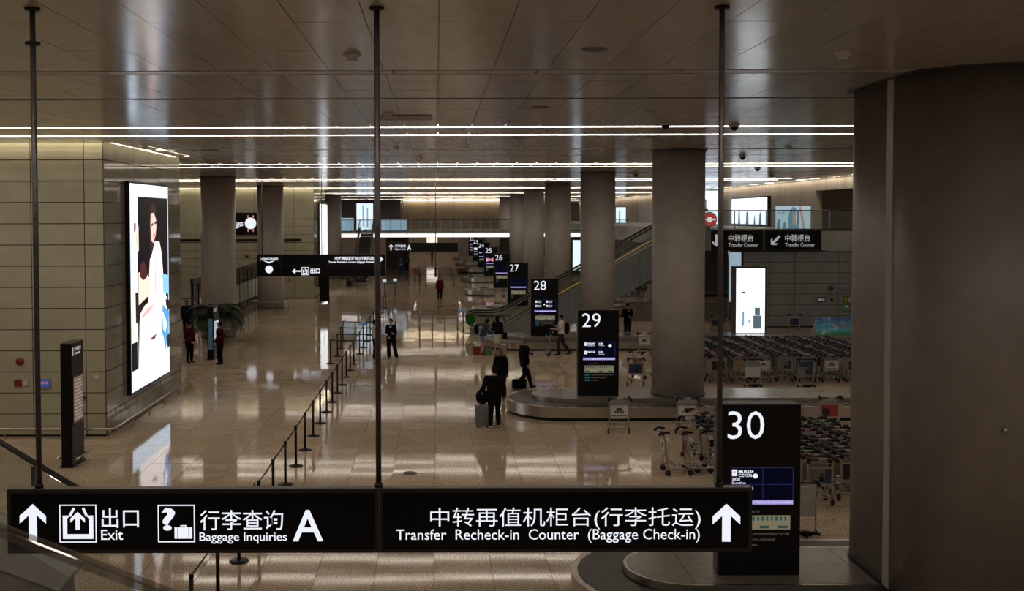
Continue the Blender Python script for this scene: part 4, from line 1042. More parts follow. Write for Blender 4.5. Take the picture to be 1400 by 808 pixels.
person('woman in a black top and short white skirt seen from behind',(2.62,45.9,0),P180,1.72,fem=True,top=K_,bottom='skirt',botm=CR,hem=.95,hairlen=.22,shoes=M_black,rh=(-.24,-.02,.95),lh=(.25,-.22,1.12))
person('man in a white shirt pushing a trolley and looking at a phone',(5.42,46.0,0),-P180/2,1.74,top=WH,sleeves='short',botm=GY,hem=.92,lh=(.10,-.36,1.12),le=(.2,-.10,1.12),rh=(-.12,-.34,1.30),re=(-.2,-.12,1.14),lk=(.10,-.14,.49),la=(.10,-.10,.085),rk=(-.10,.10,.50),ra=(-.10,.40,.10),headtilt=.15)
person('man in a dark suit with pale shirt standing behind the second belt',(9.35,51.7,0),.25,1.76,top=K_,botm=K_,hem=.76,collar=mottled('pale_blue_shirt',(.30,.38,.45),(.35,.42,.5),.7,20),headtilt=.35,lh=(.05,-.20,1.12),rh=(-.04,-.20,1.10),le=(.24,-.02,1.14),re=(-.24,-.02,1.14))
person('staff woman in a black trouser suit with a pale scarf and folded arm, legs apart',(-2.0,45.0,0),-.1,1.68,fem=True,top=K_,botm=K_,flare=.025,hem=.84,collar=WH,rh=(.05,-.17,1.12),re=(-.20,-.06,1.14),lh=(-.02,-.13,.95),le=(.22,.0,1.13),la=(.24,.02,.085),lk=(.16,-.02,.49),ra=(-.09,.0,.085))
person('staff member in a white shirt half hidden by the sign pole',(-2.66,44.7,0),P180/2+.3,1.68,fem=True,top=CR,botm=K_,hem=.90,lh=(.14,-.34,1.05),rh=(-.14,-.30,1.05),le=(.2,-.06,1.12),re=(-.2,-.06,1.12))
person('person in a dark red jacket walking alone in the middle distance',(.16,75.6,0),.1,1.72,top=RD,botm=K_,hem=.82,res=.02)
person('worker in blue with a pale vest, left one of the distant pair',(-3.75,107,0),.1,1.80,top=BL,botm=BL,vest=TL,res=.024)
person('worker in blue with a pale vest, right one of the distant pair',(-3.35,115,0),-.1,1.80,top=BL,botm=GY,vest=TL,lk=(.1,-.12,.5),res=.024)
person('attendant in a maroon jacket beside the wall corner, looking down',(-10.35,43.8,0),.9,1.68,top=MR,botm=K_,hem=.84,headtilt=.35,lh=(.12,-.16,.92),rh=(-.05,-.18,.92))
person('attendant in a maroon jacket standing right of the poster totem',(-8.98,43.3,0),-.9,1.72,top=MR,botm=K_,hem=.84,lh=(.16,-.26,1.08),rh=(-.20,-.12,.90))
person('guard in a dark navy uniform behind the maroon attendant, by the glass doors',(-12.75,53.4,0),.2,1.84,top=NV,botm=NV,hem=.84)

# luggage
def suitcase(label,loc,rz,w_,d,h,m,handle=True,band_=None):
    t=thing('suitcase',label,'suitcase',loc,rz)
    o=bevel(MB().box(-w_/2,w_/2,-d/2,d/2,.06,h).build('shell',m,t),.03,3)
    g=MB()
    for i in range(5):
        x=-w_/2+.05+i*(w_-.1)/4; g.box(x-.008,x+.008,-d/2-.006,d/2+.006,.12,h-.06)
    g.build('ribs',m,t)
    for a in (-1,1):
        for b_ in (-1,1): MB().tube([(a*(w_/2-.06)-.012,b_*(d/2-.05),.03),(a*(w_/2-.06)+.012,b_*(d/2-.05),.03)],.03,10).build('wheel',M_rubber,t)
    if handle:
        MB().tube([(-.09,-d/2+.04,h-.01),(-.09,-d/2+.04,h+.34),(.09,-d/2+.04,h+.34),(.09,-d/2+.04,h-.01)],.009,6).build('pull_handle',M_alu,t)
    MB().box(-w_/2-.004,w_/2+.004,-.01,.01,.08,h+.004).build('zip_seam',M_black,t)
    return t
suitcase('tall grey hard suitcase standing beside the man in black',(1.28,30.2,0),.15,.40,.26,.66,mottled('grey_shell',(.14,.14,.15),(.18,.18,.19),.3,5))
t=thing('travel_bag','black soft bag stacked on the grey suitcase','bag',(1.28,30.18,.665)); g=MB(); g.ball((0,0,.22),.19,.13,.23,16,12); o=obj('bag_body',remesh(g,.02,'bag_body',K_,noise=.02),t); MB().tube([(-.06,0,.43),(-.04,0,.50),(.04,0,.50),(.06,0,.43)],.012,6).build('grip',M_black,t)
suitcase('silver suitcase beside the woman in the white skirt',(2.86,45.8,0),0,.30,.22,.52,M_steel,False)
t=thing('briefcase','black trolley bag held low by the striding grey-haired man','bag',(2.86,36.8,0),.25)
bevel(MB().box(-.24,.24,-.11,.11,.03,.36).build('bag_body',K_,t),.03,3); MB().tube([(.10,0,.35),(.16,0,.62),(.22,0,.80)],.010,6).build('pull_handle',M_alu,t)
MB().box(-.20,.18,-.125,-.11,.08,.26).build('front_pocket',K_,t)
for a in (-1,1): MB().tube([(a*.18-.01,0.09,.03),(a*.18+.01,.09,.03)],.03,8).build('wheel',M_rubber,t)
for lab,loc,c in (('orange shopping bag on the floor left of the bending traveller',(1.72,46.1,0),(.16,.035,.012)),('green and white shopping bag at the bending traveller\'s feet',(2.22,45.8,0),(.09,.13,.09)),('orange and white carrier bag behind the bending traveller',(2.1,46.35,0),(.19,.06,.03))):
    t=thing('shopping_bag',lab,'shopping bag',loc,0,'shopping bags on the floor'); m=cloth('bag_%d'%int(c[0]*1000),c)
    MB().add([(-.15,-.07,0),(.15,-.07,0),(.15,.07,0),(-.15,.07,0),(-.17,-.05,.36),(.17,-.05,.36),(.17,.05,.36),(-.17,.05,.36)],[(0,3,2,1),(0,1,5,4),(1,2,6,5),(2,3,7,6),(3,0,4,7),(4,5,6,7)]).build('bag_body',m,t)
    for yy in (-.05,.05): MB().tube([(-.07,yy,.35),(-.05,yy,.46),(.05,yy,.46),(.07,yy,.35)],.006,5).build('handle',M_white,t)
def backpack(label,loc,rz,s=1.0):
    t=thing('backpack',label,'backpack',loc,rz); g=MB(); g.ball((0,.10,0),.17*s,.12*s,.26*s,16,12); obj('pack_body',remesh(g,.02,'pack_body',K_,noise=.015),t)
    for a in (-1,1): MB().tube([(a*.09,.02,.22),(a*.10,-.12,.27),(a*.11,-.22,.16),(a*.11,-.20,-.02)],.014,6).build('strap',M_black,t)
backpack('black backpack on the back of the man in the white shirt',(5.56,46.0,1.17),-P180/2)
backpack('dark backpack worn by the bending traveller',(1.80,46.1,1.12),P180/2+.2,.9)
t=thing('handbag','small black bag hanging at the side of the woman in the skirt','handbag',(2.93,45.75,.72)); bevel(MB().box(-.10,.10,-.06,.06,0,.30).build('bag_body',K_,t),.03); MB().tube([(-.05,0,.29),(-.08,0,.62),(.0,0,.66)],.008,5).build('strap',M_black,t)
t=thing('phone','small lit phone held by the man in the white shirt','phone',(5.03,45.9,1.36),.3); MB().box(-.008,.008,-.04,.04,-.07,.07).build('phone_body',M_black,t); g=MB(); rect(g,-.035,.035,-.065,.065,.010,'x'); g.build('phone_screen',flatlit('phone_glow',(.25,.35,.6),.8),t)

# ---------------------------------------------------------------- luggage trolleys
M_wood=mottled('tan_card',(.30,.22,.12),(.36,.27,.15),.6,6)
HC={'green':(.02,.09,.035),'blue':(.015,.035,.09),'red':(.13,.012,.012),'white':(.36,.34,.31),'orange':(.20,.09,.025),'black':(.015,.015,.015)}
HM={k:mottled('grip_'+k,v,tuple(x*1.3 for x in v),.5,20) for k,v in HC.items()}
BD={'white':mottled('board_white',(.62,.61,.58),(.68,.67,.64),.5,3),'navy':mottled('board_navy',(.03,.05,.12),(.04,.065,.15),.4,3),'greyblue':mottled('board_greyblue',(.17,.18,.20),(.22,.23,.25),.4,3),
    'black':mottled('board_black',(.02,.015,.014),(.03,.022,.02),.4,3),'red':mottled('board_red',(.28,.03,.03),(.34,.05,.04),.4,3),'tan':M_wood}
def tr_frame(g):
    for a in (-1,1):
        g.tube([(a*.28,.03,.08),(a*.27,-.0,.50),(a*.265,-.05,.93),(a*.25,-.10,.985)],.018,6)
        g.tube([(a*.28,.03,.17),(a*.22,.40,.16),(a*.12,.82,.14)],.016,6)
        g.tube([(a*.27,.0,.42),(a*.20,.22,.20)],.012,6)
    g.tube([(-.27,.0,.42),(.27,.0,.42)],.013,6); g.tube([(-.265,-.03,.78),(.265,-.03,.78)],.011,6); g.tube([(-.12,.82,.14),(0,.86,.15),(.12,.82,.14)],.016,6)
    g.tube([(-.28,.03,.17),(.28,.03,.17)],.014,6)
    g.box(-.17,.17,.30,.33,.165,.18).box(-.14,.14,.52,.55,.16,.175)
def tr_basket(g):
    for i in range(9): x=-.24+i*.06; g.tube([(x,-.02,.90),(x,.0,.80),(x,.13,.80),(x,.15,.90)],.005,4)
    for y_,z_ in ((-.02,.90),(.0,.80),(.13,.80),(.15,.90),(.14,.85)): g.tube([(-.25,y_,z_),(.25,y_,z_)],.006,4)
def tr_wheel(g,x,y,r):
    g.tube([(x-.018,y,r),(x+.018,y,r)],r,14)
def tr_handle(g):
    g.tube([(-.31,-.06,.955),(-.28,-.12,1.0),(.28,-.12,1.0),(.31,-.06,.955)],.020,6)
    for a in (-1,1): g.tube([(a*.31,-.19,.96),(a*.29,-.09,1.03),(a*.28,.06,1.01)],.034,6)
_ms={}
def shared(key,f,m):
    if key not in _ms:
        g=MB(); f(g); _ms[key]=g.mesh(key.split('|')[0]); 
        if m: _ms[key].materials.append(m)
    return _ms[key]
def board_print(kind,t,b):
    y=-.052
    if kind=='white':
        g=MB(); poly(g,[(.0+.10*math.cos(a),.66+.075*math.sin(a)) for a in [math.pi*i/10 for i in range(11)]],y)
        for i in range(4): rect(g,-.13+i*.07,-.085+i*.07,.605,.65,y)
        g.build('board_logo',mat('logo_dark',(.02,.02,.04),.5),b)
        g=MB(); rect(g,-.22,.22,.505,.525,y); g.build('board_stripe',HM['green'],b)
    elif kind in('greyblue','navy'):
        g=MB(); rect(g,.09,.22,.49,.78,y); g.build('board_band',BD['navy'],b)
        g=MB(); disc(g,.02,.67,.03,y-.002,10); poly(g,[(-.05,.52),(.09,.52),(.07,.63),(-.03,.63)],y-.002); g.build('board_figure',mat('print_dark',(.01,.01,.012),.5),b)
    elif kind=='black':
        g=MB(); disc(g,0,.66,.04,y,12); rect(g,-.05,.05,.56,.575,y); g.build('board_logo',mat('print_gold',(.35,.22,.10),.5),b)
    elif kind=='red':
        g=MB(); poly(g,[(-.22,.5),(-.02,.5),(.02,.62),(-.08,.72),(-.2,.7)],y); g.build('board_figure',mat('print_dark',(.01,.01,.012),.5),b)
n_tr=[0]
def trolley(label,loc,rz=0,grip='blue',board='white',detail=True,group='luggage trolleys',card=False):
    t=thing('luggage_trolley',label,'luggage trolley',loc,rz,group); n_tr[0]+=1
    obj('frame',shared('frame',tr_frame,M_alu),t); obj('basket',shared('basket',tr_basket,M_alu),t)
    obj('handle',shared('handle',tr_handle,M_black),t)
    obj('handle_band',shared('handle_band|'+grip,lambda g:(g.box(-.20,.20,-.145,-.095,.985,1.028)),HM[grip]),t)
    h=obj('handle_label',shared('handle_label',lambda g:g.box(-.09,.09,-.150,-.110,.99,1.033),HM['white']),t)
    for (x,y,r) in ((-.29,.03,.075),(.29,.03,.075),(0,.78,.075)):
        obj('wheel',shared('wheel|%s'%x,lambda g:tr_wheel(g,x,y,r),M_rubber),t)
    b=obj('advert_board',shared('advert_board|'+board,lambda g:g.box(-.235,.235,-.045,-.025,.47,.80),BD[board]),t)
    if detail: board_print(board,t,b)
    obj('board_frame',shared('board_frame',lambda g:g.add([(sx_*a,y_,z) for y_ in (-.048,-.02) for a,zs in ((.255,(.455,.815)),(.235,(.47,.80))) for sx_,z in ((-1,zs[0]),(1,zs[0]),(1,zs[1]),(-1,zs[1]))],[(i,(i+1)%4,4+(i+1)%4,4+i) for i in range(4)]+[(8+(i+1)%4,8+i,12+i,12+(i+1)%4) for i in range(4)]+[((i+1)%4,i,8+i,8+(i+1)%4) for i in range(4)]),M_alu),t)
    return t
def lod(gr,bd):
    def f(g):
        g.use(M_alu)
        for a in (-1,1): g.tube([(a*.28,.03,.08),(a*.265,-.05,.93),(a*.25,-.1,.985)],.018,4).tube([(a*.28,.03,.17),(a*.12,.82,.14)],.016,4)
        g.tube([(-.12,.82,.14),(.12,.82,.14)],.016,4)
        g.box(-.25,.25,-.045,-.02,.455,.465).box(-.25,.25,-.045,-.02,.80,.81).box(-.25,.25,.14,.15,.89,.905)
        g.use(BD[bd]).box(-.235,.235,-.045,-.025,.47,.80)
        g.use(M_black).tube([(-.31,-.06,.955),(-.28,-.12,1.0),(.28,-.12,1.0),(.31,-.06,.955)],.030,5)
        for a in (-1,1): g.tube([(a*.30,-.20,.96),(a*.29,-.10,1.03),(a*.28,.08,1.0)],.036,5)
        g.box(-.24,.24,.0,.13,.79,.80)
        g.use(HM[gr]).box(-.15,.15,-.15,-.09,.99,1.034)
        g.use(M_rubber)
        for (x,y) in ((-.29,.03),(.29,.03),(0,.78)): g.tube([(x-.018,y,.075),(x+.018,y,.075)],.075,8)
        g.use(HM['white']).box(-.06,.06,-.154,-.12,.99,1.036)
    return shared('luggage_trolley|%s%s'%(gr,bd),f,None)
GR=['green','blue','red','white','black','blue','black','orange','green','red']; BB=['white','greyblue','navy','black','white','tan','greyblue']
rt=random.Random(11)
def nest(x,y,rz,n,gap,where,group,first_detail=True,fb=None,fg=None):
    """trolleys pushed into each other, first one nearest the viewer"""
    for i in range(n):
        d=(-math.sin(rz)*gap*i,math.cos(rz)*gap*i)
        gr=rt.choice(GR); bd=rt.choice(BB)
        lab='trolley in %s, %s from the front'%(where,ORD[i])
        if i==0 and first_detail: trolley(lab,(x,y,0),rz+rt.gauss(0,.02),fg or gr,fb or bd,True,group)
        else:
            o=obj('luggage_trolley',lod(gr,bd),None,(x+d[0]+rt.gauss(0,.03),y+d[1]+rt.gauss(0,.03),0)); o.rotation_euler=(0,0,rz+rt.gauss(0,.05)); tag(o,lab,'luggage trolley',group); n_tr[0]+=1
fbs=['tan','black','tan','white','greyblue','greyblue','white','black','navy']
for i in range(9):
    nest(9.35+i*.83,38.2+rt.uniform(-.15,.15),0,17,.37,'row %s of the park behind belt 29'%ORD[i],'trolley park behind belt 29',True,fbs[i],GR[i])
for i,(x,y,n) in enumerate([(7.05,23.6,9),(8.0,21.9,13),(8.85,22.3,12),(9.7,22.6,11)]):
    nest(x,y,.06,n,.38,'row %s of the cluster behind display 30'%ORD[i],'trolley cluster behind display 30',True,['navy','greyblue','black','white'][i])
for i,(x,y) in enumerate([(5.36,24.75),(5.90,24.8),(6.42,25.0)]):
    trolley('trolley seen from the side left of display 30, %s from the left'%ORD[i],(x,y,0),-P180/2-.02,['blue','red','green'][i],['white','red','tan'][i],True,'side-on trolleys by display 30')
for i,(x,y,r_2) in enumerate([(6.35,26.2,-.9),(6.8,27.2,-1.1)]):
    trolley('trolley standing askew behind the side-on ones left of display 30, %s from the left'%ORD[i],(x,y,0),r_2,['blue','orange','blue'][i],['tan','greyblue','navy'][i],True,'askew trolleys by display 30')
trolley('single trolley with a white board facing the viewer, in front of belt 29',(5.06,29.25,0),0,'green','white',True)
trolley('trolley with a white board between the brown column and display 30',(6.93,29.2,0),0,'blue','white',True)
trolley('trolley with a red board against belt 29, far right',(10.95,29.3,0),0,'red','red',True)
trolley('trolley with a blue board in the gap between display 29 and the column',(7.05,37.4,0),0,'green','navy',True)
trolley('trolley right behind the blue-board one beside the column',(7.5,39.2,0),-.9,'red','red',True)
trolley('trolley with a pale board at belt 28 left of the column',(8.95,45.5,0),0,'red','white',True)
trolley('trolley pushed by the man in the white shirt',(4.88,45.7,0),P180/2-.2,'red','navy',True)
trolley('trolley beside display 27, left one of two',(4.2,72.2,0),.1,'white','white',False); trolley('trolley beside display 27, right one of two',(4.9,72.3,0),-.1,'white','white',False)
for i,(x,y) in enumerate([(14.2,53.5),(15.9,53.9),(18.3,53.9)]):
    trolley('trolley with a blue board behind belt 28, %s from the left'%ORD[i],(x,y,0),.0,'blue','navy',True)
for i in range(6): nest(12.6+i*.95,72.5,0,6,.45,'distant row %s under the escalator'%ORD[i],'distant trolleys under the escalator',False)
def rev_trolley(label,loc,board,top):
    """seen from its platform end with a tall board"""
    t=thing('luggage_trolley',label,'luggage trolley',loc,0,'trolleys with tall boards')
    g=MB()
    for a in (-1,1): g.tube([(a*.27,0,.06),(a*.26,.03,.95)],.018,6)
    g.tube([(-.26,.02,.36),(.26,.02,.36)],.012,6); g.build('frame',M_alu,t)
    MB().box(-.25,.25,-.012,.012,.37,.72).build('advert_board',BD[board],t)
    b=MB().box(-.25,.25,-.012,.012,.73,.93).build('top_board',top,t)
    if board!='white': board_print('greyblue',t,b)
    g=MB(); tr_handle(g); g.v=[(x,y_+.12,z) for x,y_,z in g.v]; g.build('handle',M_black,t)
    g=MB(); g.tube([(-.24,-.30,.10),(-.1,-.34,.14),(.1,-.34,.14),(.24,-.30,.10)],.03,8); g.box(-.10,.10,-.30,-.1,.06,.12); g.build('base_bumper',M_black,t)
    MB().tube([(.24,-.30,.10),(.27,0,.14)],.016,6).build('side_rail',M_alu,t); MB().tube([(-.24,-.30,.10),(-.27,0,.14)],.016,6).build('side_rail',M_alu,t)
    for (x,y_) in ((-.28,.02),(.28,.02),(0,-.26)): g=MB(); tr_wheel(g,x,y_,.06); g.build('wheel',M_rubber,t)
rev_trolley('trolley with a blank white board and pale top, right of display 30',(6.93,19.9,0),'white',BD['white'])
rev_trolley('trolley with a blank white board and grey top before the wide trolley park',(11.15,37.1,0),'white',M_greypaint)
rev_trolley('trolley with a blue and grey portrait board before the wide trolley park',(13.0,37.0,0),'greyblue',BD['navy'])
rev_trolley('trolley with a pale board half hidden at the huge pillar edge',(15.6,37.2,0),'tan',M_white)

# ---------------------------------------------------------------- ceiling fixtures
def detector(x,y,lab):
    t=thing('smoke_detector',lab,'smoke detector',(x,y,CEIL),0,'ceiling detectors')
    MB().lathe([(.02,-.085),(.06,-.08),(.065,-.05),(.085,-.045),(.09,-.02),(.11,-.018),(.11,0)],n=20).build('housing',M_white,t)
def dome(x,y,lab):
    t=thing('dome_camera',lab,'camera',(x,y,CEIL),0,'ceiling dome cameras'); MB().cyl(0,0,-.05,0,.12,20).build('collar',M_white,t); MB().ball((0,0,-.06),.09,.09,.09,16,8).build('dome',M_blackgloss,t)
def speaker(x,y,lab):
    t=thing('ceiling_speaker',lab,'speaker',(x,y,CEIL),0,'round ceiling speakers'); MB().cyl(0,0,-.012,0,.16,24).build('rim',M_greypaint,t); MB().cyl(0,0,-.016,-.010,.13,24).build('grille',M_darkframe,t)
for i,(x,y) in enumerate([(-1.05,13.1),(4.98,13.0),(-10.0,20.0),(-.95,20.5),(4.1,20.4),(-8.3,30),(-1.2,30.5),(10.3,31),(4.9,31.2),(-.6,36)]): detector(x,y,'pale smoke detector on the ceiling, %s counted outwards from the viewer'%ORD[i])
for i,(x,y) in enumerate([(4.95,22.9),(6.55,23.3),(10.3,35.6),(13.6,44.8),(9.6,51.0),(16.5,52)]): dome(x,y,'dark dome camera under the ceiling on the right side, %s from the viewer'%ORD[i])
for i,(x,y) in enumerate([(1.9,12.75),(7.95,19.1),(1.9,19.5),(5.5,26.8),(2.1,27.1)]): speaker(x,y,'flat round ceiling speaker, %s from the viewer'%ORD[i])
t=MB().box(-1.2,-.1,20.95,22.0,CEIL-.012,CEIL+.0).build('access_panel',mottled('access_grey',(.16,.14,.125),(.18,.16,.14),.4,4)); tag(t,'darker rectangular access panel in the ceiling near the middle','access panel')

# ---------------------------------------------------------------- things on the walls
def on_wall(name,label,cat,x,z,w_,h,m,y=29.03,d=.04,rnd=False,group=None):
    t=thing(name,label,cat,(x,y,z),0,group)
    if rnd: MB().tube([(0,0,0),(0,-d,0)],w_/2,18).build('body',m,t)
    else: bevel(MB().box(-w_/2,w_/2,-d,0,-h/2,h/2).build('body',m,t),.006)
    return t
on_wall('alarm_bell','round red alarm bell on the near left wall','alarm',-11.55,2.10,.22,.22,M_red,rnd=True)
on_wall('alarm_button','red square alarm button low on the near left wall','alarm',-11.62,1.50,.20,.20,M_red)
on_wall('wall_socket','small pale button next to the red alarm button','switch',-11.40,1.50,.12,.14,M_white)
t=on_wall('wall_sign','small blue lit wall notice behind the hanging pole','sign',-10.88,1.49,.36,.26,M_alu)
g=MB(); rect(g,-.15,.15,-.10,.10,-.045); g.build('notice_screen',flatlit('notice_blue',(.03,.06,.25),1),t); g=MB(); marks(g,-.12,.12,-.02,.06,-.048,4); g.build('notice_print',flatlit('notice_orange',(.45,.2,.15),1),t)
on_wall('light_switch','white light switch left of the wall corner','switch',-9.44,1.66,.11,.11,M_white)
on_wall('door_lock','round dark lock on the panelled wall behind the totem','lock',-9.78,1.10,.10,.10,M_darkframe,rnd=True)
def steel_rail(label,P,legs):
    t=thing('bumper_rail',label,'guard rail',(0,0,0),0,'bumper rails'); MB().tube(P,.035,8).build('rail',M_steel,t)
    for p,q in legs: MB().tube([p,(p[0],p[1],0)],.02,6).build('leg',M_steel,t)
steel_rail('steel bumper rail along the foot of the near left wall',[(-15.5,28.75,.27),(-10.25,28.75,.27)],[((x,28.75,.27),0) for x in (-15.3,-13.5,-11.9,-10.35)])
steel_rail('steel bumper rail round the corner and along the side of the near left wall',[(-9.75,28.75,.27),(-8.98,28.72,.27),(-8.88,28.85,.27),(-8.85,37.9,.27),(-9.0,38.0,.27)],[((x,y,.27),0) for x,y in ((-9.7,28.75),(-9.0,28.74),(-8.86,30.4),(-8.86,32.2),(-8.86,34.0),(-8.86,35.9),(-8.86,37.6))])
t=thing('wall_socket','pair of pale sockets low on the side of the near left wall','socket',(-9.175,29.9,.55)); 
for yy in (0,.9): MB().box(0,.02,yy-.05,yy+.05,-.05,.05).build('socket_plate',M_white,t)
on_wall('alarm_bell','round red alarm bell on the dark wall right of the light box','alarm',21.35,2.12,.26,.26,M_red,y=57.08,rnd=True)
t=on_wall('wall_sign','small navy lit notice on the dark right wall','sign',20.85,1.50,.44,.28,BD['navy'],y=57.08); g=MB(); marks(g,-.16,.16,-.06,.06,-.045,4); g.build('notice_print',M_textdim,t)
on_wall('alarm_button','red ring alarm on the dark right wall','alarm',21.4,1.50,.16,.16,M_red,y=57.08,rnd=True,group='small alarms')
t=on_wall('hose_cabinet_sign','red, yellow and white fire notice on the dark right wall','sign',22.25,1.50,.45,.36,M_red,y=57.08); g=MB(); rect(g,-.2,.0,-.14,.14,-.045); g.build('yellow_field',mat('sign_yellow',(.4,.42,.03),.5),t); g=MB(); rect(g,.05,.2,-.14,.14,-.045); g.build('white_field',M_white,t)
t=thing('wall_lettering','row of small red characters above the fire notice on the right wall','lettering',(22.25,57.06,2.0)); g=MB(); marks(g,-.25,.25,-.06,.06,0,3); g.build('characters',M_red,t)
t=thing('wall_lettering','row of small red characters below the fire notice on the right wall','lettering',(22.25,57.06,.85)); g=MB(); marks(g,-.25,.25,-.06,.06,0,3); g.build('characters',M_red,t)
on_wall('indicator_lamp','tiny green lamp on the dark right wall','lamp',22.2,1.12,.09,.09,flatlit('lamp_green',(.05,.5,.1),.8),y=57.08,rnd=True)
for i,(x,z) in enumerate([(-14.5,2.35),(-10.6,2.35)]):
    t=on_wall('fire_notice','red and yellow fire notice on the far left panelled wall, %s one'%['left','right'][i],'sign',x-.6,z,.6,.5,M_red,y=77.96,group='far fire notices'); g=MB(); rect(g,-.26,.04,-.2,.2,-.045); g.build('yellow_field',mat('sign_yellow',(.4,.42,.03),.5),t); g=MB(); rect(g,.08,.28,-.2,.2,-.045); g.build('white_field',M_white,t)
    t=thing('wall_lettering','red characters %s the fire notice on the far left wall'%['over the left','under the right'][i],'lettering',(x-.6,77.94,z+(.9 if i==0 else -1.0))); g=MB(); marks(g,-.4,.4,-.1,.1,0,3); g.build('characters',M_red,t)
on_wall('alarm_bell','round red bell beside the left fire notice on the far wall','alarm',-14.1,3.15,.3,.3,M_red,y=77.96,rnd=True,group='far bells')
for i,(a,b_) in enumerate([(-19.2,-17.4),(-12.5,-10.1)]):
    tag(MB().box(a,b_,77.88,77.97,4.28,4.42).build('wall_grille',M_black),'long thin dark grille slot on the far left wall, %s one'%['left','right'][i],'grille','wall grilles')
tag(MB().box(-15.5,-13.0,77.88,77.97,4.28,4.42).build('wall_grille',M_black),'long thin dark grille slot under the watch advert screen','grille','wall grilles')
# floor inlays
t=thing('floor_marker','small dark oval floor marker with a pale arrow in the open floor','floor marker',(-.66,24.8,.001)); MB().cyl(0,0,0,.006,.17,24).build('disc',M_black,t); MB().box(-.06,.06,-.02,.02,.006,.008).build('arrow_print',M_white,t)
for i,(x,y) in enumerate([(-8.2,42.1),(-7.6,40.5),(11.9,33.0)]):
    tag(MB().box(x-.25,x+.25,y-.1,y+.1,0 if i<2 else PLAT+.002,.006 if i<2 else PLAT+.008).build('floor_box',M_darkframe),['dark floor box lid near the attendants','dark floor box lid nearer the advert wall','dark lid on the steel platform of belt 29'][i],'floor box','floor boxes')

# ---------------------------------------------------------------- far adverts, lit doorway, odd things in the distance
def adbox(name,label,x,y,z,w_,h,m,marks_=None,stand=None):
    t=thing(name,label,'advert screen',(x,y,z))
    if stand is not None: MB().box(w_*.4,w_*.6,.02,.10,stand-z,-.05).build('stand',M_black,t)
    MB().box(-.06,w_+.06,0,.12,-.06,h+.06).build('casing',M_black,t); g=MB(); rect(g,0,w_,0,h,-.006); g.build('picture_ground',m,t)
    if marks_: 
        g=MB()
        for q in marks_: rect(g,*q,-.012)
        g.build('picture_marks',flatlit('far_advert_grey',(.28,.42,.62),1),t)
W2=flatlit('screen_cool',(.70,.85,1.0),1.3)
adbox('advert_screen','bright blue-white advert screen above the far left balcony',-8.35,109,4.7,1.7,2.7,W2,[(.6,.75,.2,2.5),(1.05,1.2,.2,2.2)],stand=4.55)
adbox('advert_screen','wide pale blue advert behind the far balcony glass at left',-10.5,107,4.6,2.0,1.3,flatlit('screen_paleblue',(.34,.48,.60),1),[(.3,.5,.1,1.0),(1.2,1.5,.2,.9)])
adbox('advert_screen','pale advert with soft figures behind the middle of the far balcony glass',-5.7,107,4.62,2.6,1.15,flatlit('screen_paleblue2',(.30,.42,.54),1),[(.4,.8,.1,.9),(1.8,2.0,.2,1.0)])
adbox('advert_screen','small white lit panel far down the hall under the balcony',-1.5,148,1.4,1.5,1.7,flatlit('far_warmwhite',(1,.9,.75),1.2),stand=0)
adbox('advert_screen','tall white lit advert with a dark bottle between two middle columns',12.35,96,1.1,1.75,2.35+.4,W2,[(.7,1.15,.15,.7),(.8,1.05,.7,1.0)],stand=0)
adbox('advert_screen','narrow lit advert high at the far right above the balcony',20.0,118,5.0,1.1,2.0,W2,[(.3,.5,.2,1.6)],stand=4.55)
adbox('advert_screen','narrow bright advert high beside the nearer brown column',20.7,82.0,5.4,1.15,2.6,flatlit('screen_cool2',(.75,.88,1),1.5),stand=5.28)
adbox('advert_screen','slim white advert on the mezzanine just right of the brown column',15.15,61,6.35,.36,.60,W2,stand=5.28)
t=thing('shop_sign','round red and white lit shop sign behind the balcony glass corner','shop sign',(15.55,60.2,5.45)); 
MB().tube([(0,0,.4),(0,.12,.4)],.44,24).build('sign_drum',M_greypaint,t)
g=MB(); disc(g,0,.4,.38,-.006); g.build('red_face',flatlit('shop_red',(.55,.03,.02),1),t); g=MB(); disc(g,0,.4,.16,-.010); rect(g,-.38,.38,.36,.44,-.009); g.build('white_mark',flatlit('shop_white',(.85,.85,.85),1),t)
MB().box(-.06,.06,0,.12,-.17,.0).build('bracket',M_black,t)
# scattered glow panels under the mezzanine at the middle right: shop counter blocks
for i,(x,y,w_,h,d) in enumerate([(11.0,60.5,2.2,1.15,.8),(14.6,60.5,2.0,1.1,.8),(12.6,62.5,1.2,2.0,.6)]):
    t=thing('service_counter',['low dark service counter seen through the gap beside the column','second dark service counter further right under the balcony','taller dark cabinet between the two service counters'][i],'counter',(x,y,0)); bevel(MB().box(0,w_,0,d,0,h-.05).build('body',M_darkwall,t),.01); MB().box(-.03,w_+.03,-.03,d+.03,h-.05,h).build('worktop',M_platform,t)
t=thing('poster_panel','tall pale blue poster panel behind the standing light box','poster',(17.15,62,0)); MB().box(0,1.0,0,.1,0,4.0).build('casing',M_greypaint,t); g=MB(); rect(g,.04,.90,1.0,3.9,-.006); g.build('picture_ground',flatlit('poster_cool',(.30,.42,.50),1),t); g=MB(); rect(g,.30,.65,1.4,2.3,-.01); disc(g,.5,3.0,.12,-.01); g.build('picture_marks',flatlit('poster_navy',(.04,.10,.25),1),t)
t=thing('gate_frame','small dark gate frame with handles below the long hanging sign','gate',(-7.95,74,0))
for a in (-.3,.3): MB().box(a-.04,a+.04,-.04,.04,0,2.0).build('post',M_black,t)
MB().box(-.26,.26,-.03,.03,.1,1.95).build('leaf',M_black,t)

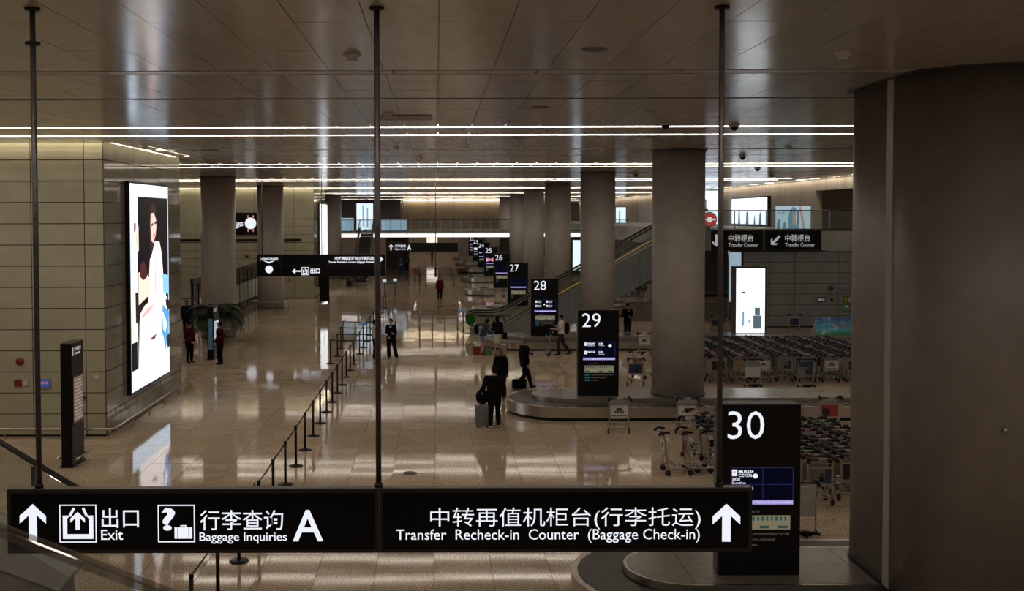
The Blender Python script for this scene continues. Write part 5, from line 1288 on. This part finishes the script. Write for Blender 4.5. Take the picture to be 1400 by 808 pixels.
# ---------------------------------------------------------------- foreground: stair edge and glass at lower left
t=thing('stair_flank','grey metal stair flank with glass balustrade descending behind the big sign, lower left','staircase',(-5.6,11.8,0))
def fp(x,z): return (x+5.6,z)
Q=[(-3.0,4.70),(1.42,2.02),(1.30,1.86),(.60,2.12),(-3.0,4.10)]
MB().prism([(a,b_) for a,b_ in Q[::-1]],0,.55,'y').build('flank_beam',M_greypaint,t)
g=MB(); g.prism([(-3,4.1),(.6,2.12),(1.30,1.86),(1.35,.9),(-3,1.0)],.03,.5,'y'); g.build('under_panel',M_darkwall,t)
MB().box(-3.0,1.42,.08,.5,0,.95).build('plinth',M_darkwall,t)
g=MB()
for i in range(4):
    a=-2.9+i*1.08; b_=a+1.05
    def zz(x): return 4.72-(x+3.0)*.607
    g.prism([(a,zz(a)),(b_,zz(b_)),(b_,zz(b_)+.78),(a,zz(a)+.78)],.50,.512,'y')
g.build('glass_panels',M_glass,t)
MB().tube([(-3.0,.50,5.55),(1.45,.50,2.85)],.035,8).build('handrail',M_pole,t)
for i in range(4):
    a=-2.4+i*1.08; MB().box(a-.02,a+.02,.48,.53,4.72-(a+3)*.607-.05,5.50-(a+3)*.607).build('glass_post',M_pole,t)
t=thing('glass_guard','very close out-of-focus glass guard edge slanting across the lower left','railing',(0,0,0))
g=MB(); a=V((-1.60,2.9,5.38)); b_=V((-.45,2.9,4.93)); 
g.tube([a,b_],.020,8); m_=mat('guard_edge',(.34,.29,.24),.6,spec=.2); m_.node_tree.nodes['Principled BSDF'].inputs['Alpha'].default_value=.45; g.build('top_edge',m_,t)
MB().add([a+V((0,.0,0)),b_,b_+V((0,0,-1.2)),a+V((0,0,-1.4)),a+V((0,.01,0)),b_+V((0,.01,0)),b_+V((0,.01,-1.2)),a+V((0,.01,-1.4))],[(0,1,2,3),(4,7,6,5),(0,4,5,1),(3,2,6,7),(0,3,7,4),(1,5,6,2)]).build('glass_panel',glass('guard_glass',(.93,.95,.94),.05),t)
bpy.data.scenes.remove(tmp)
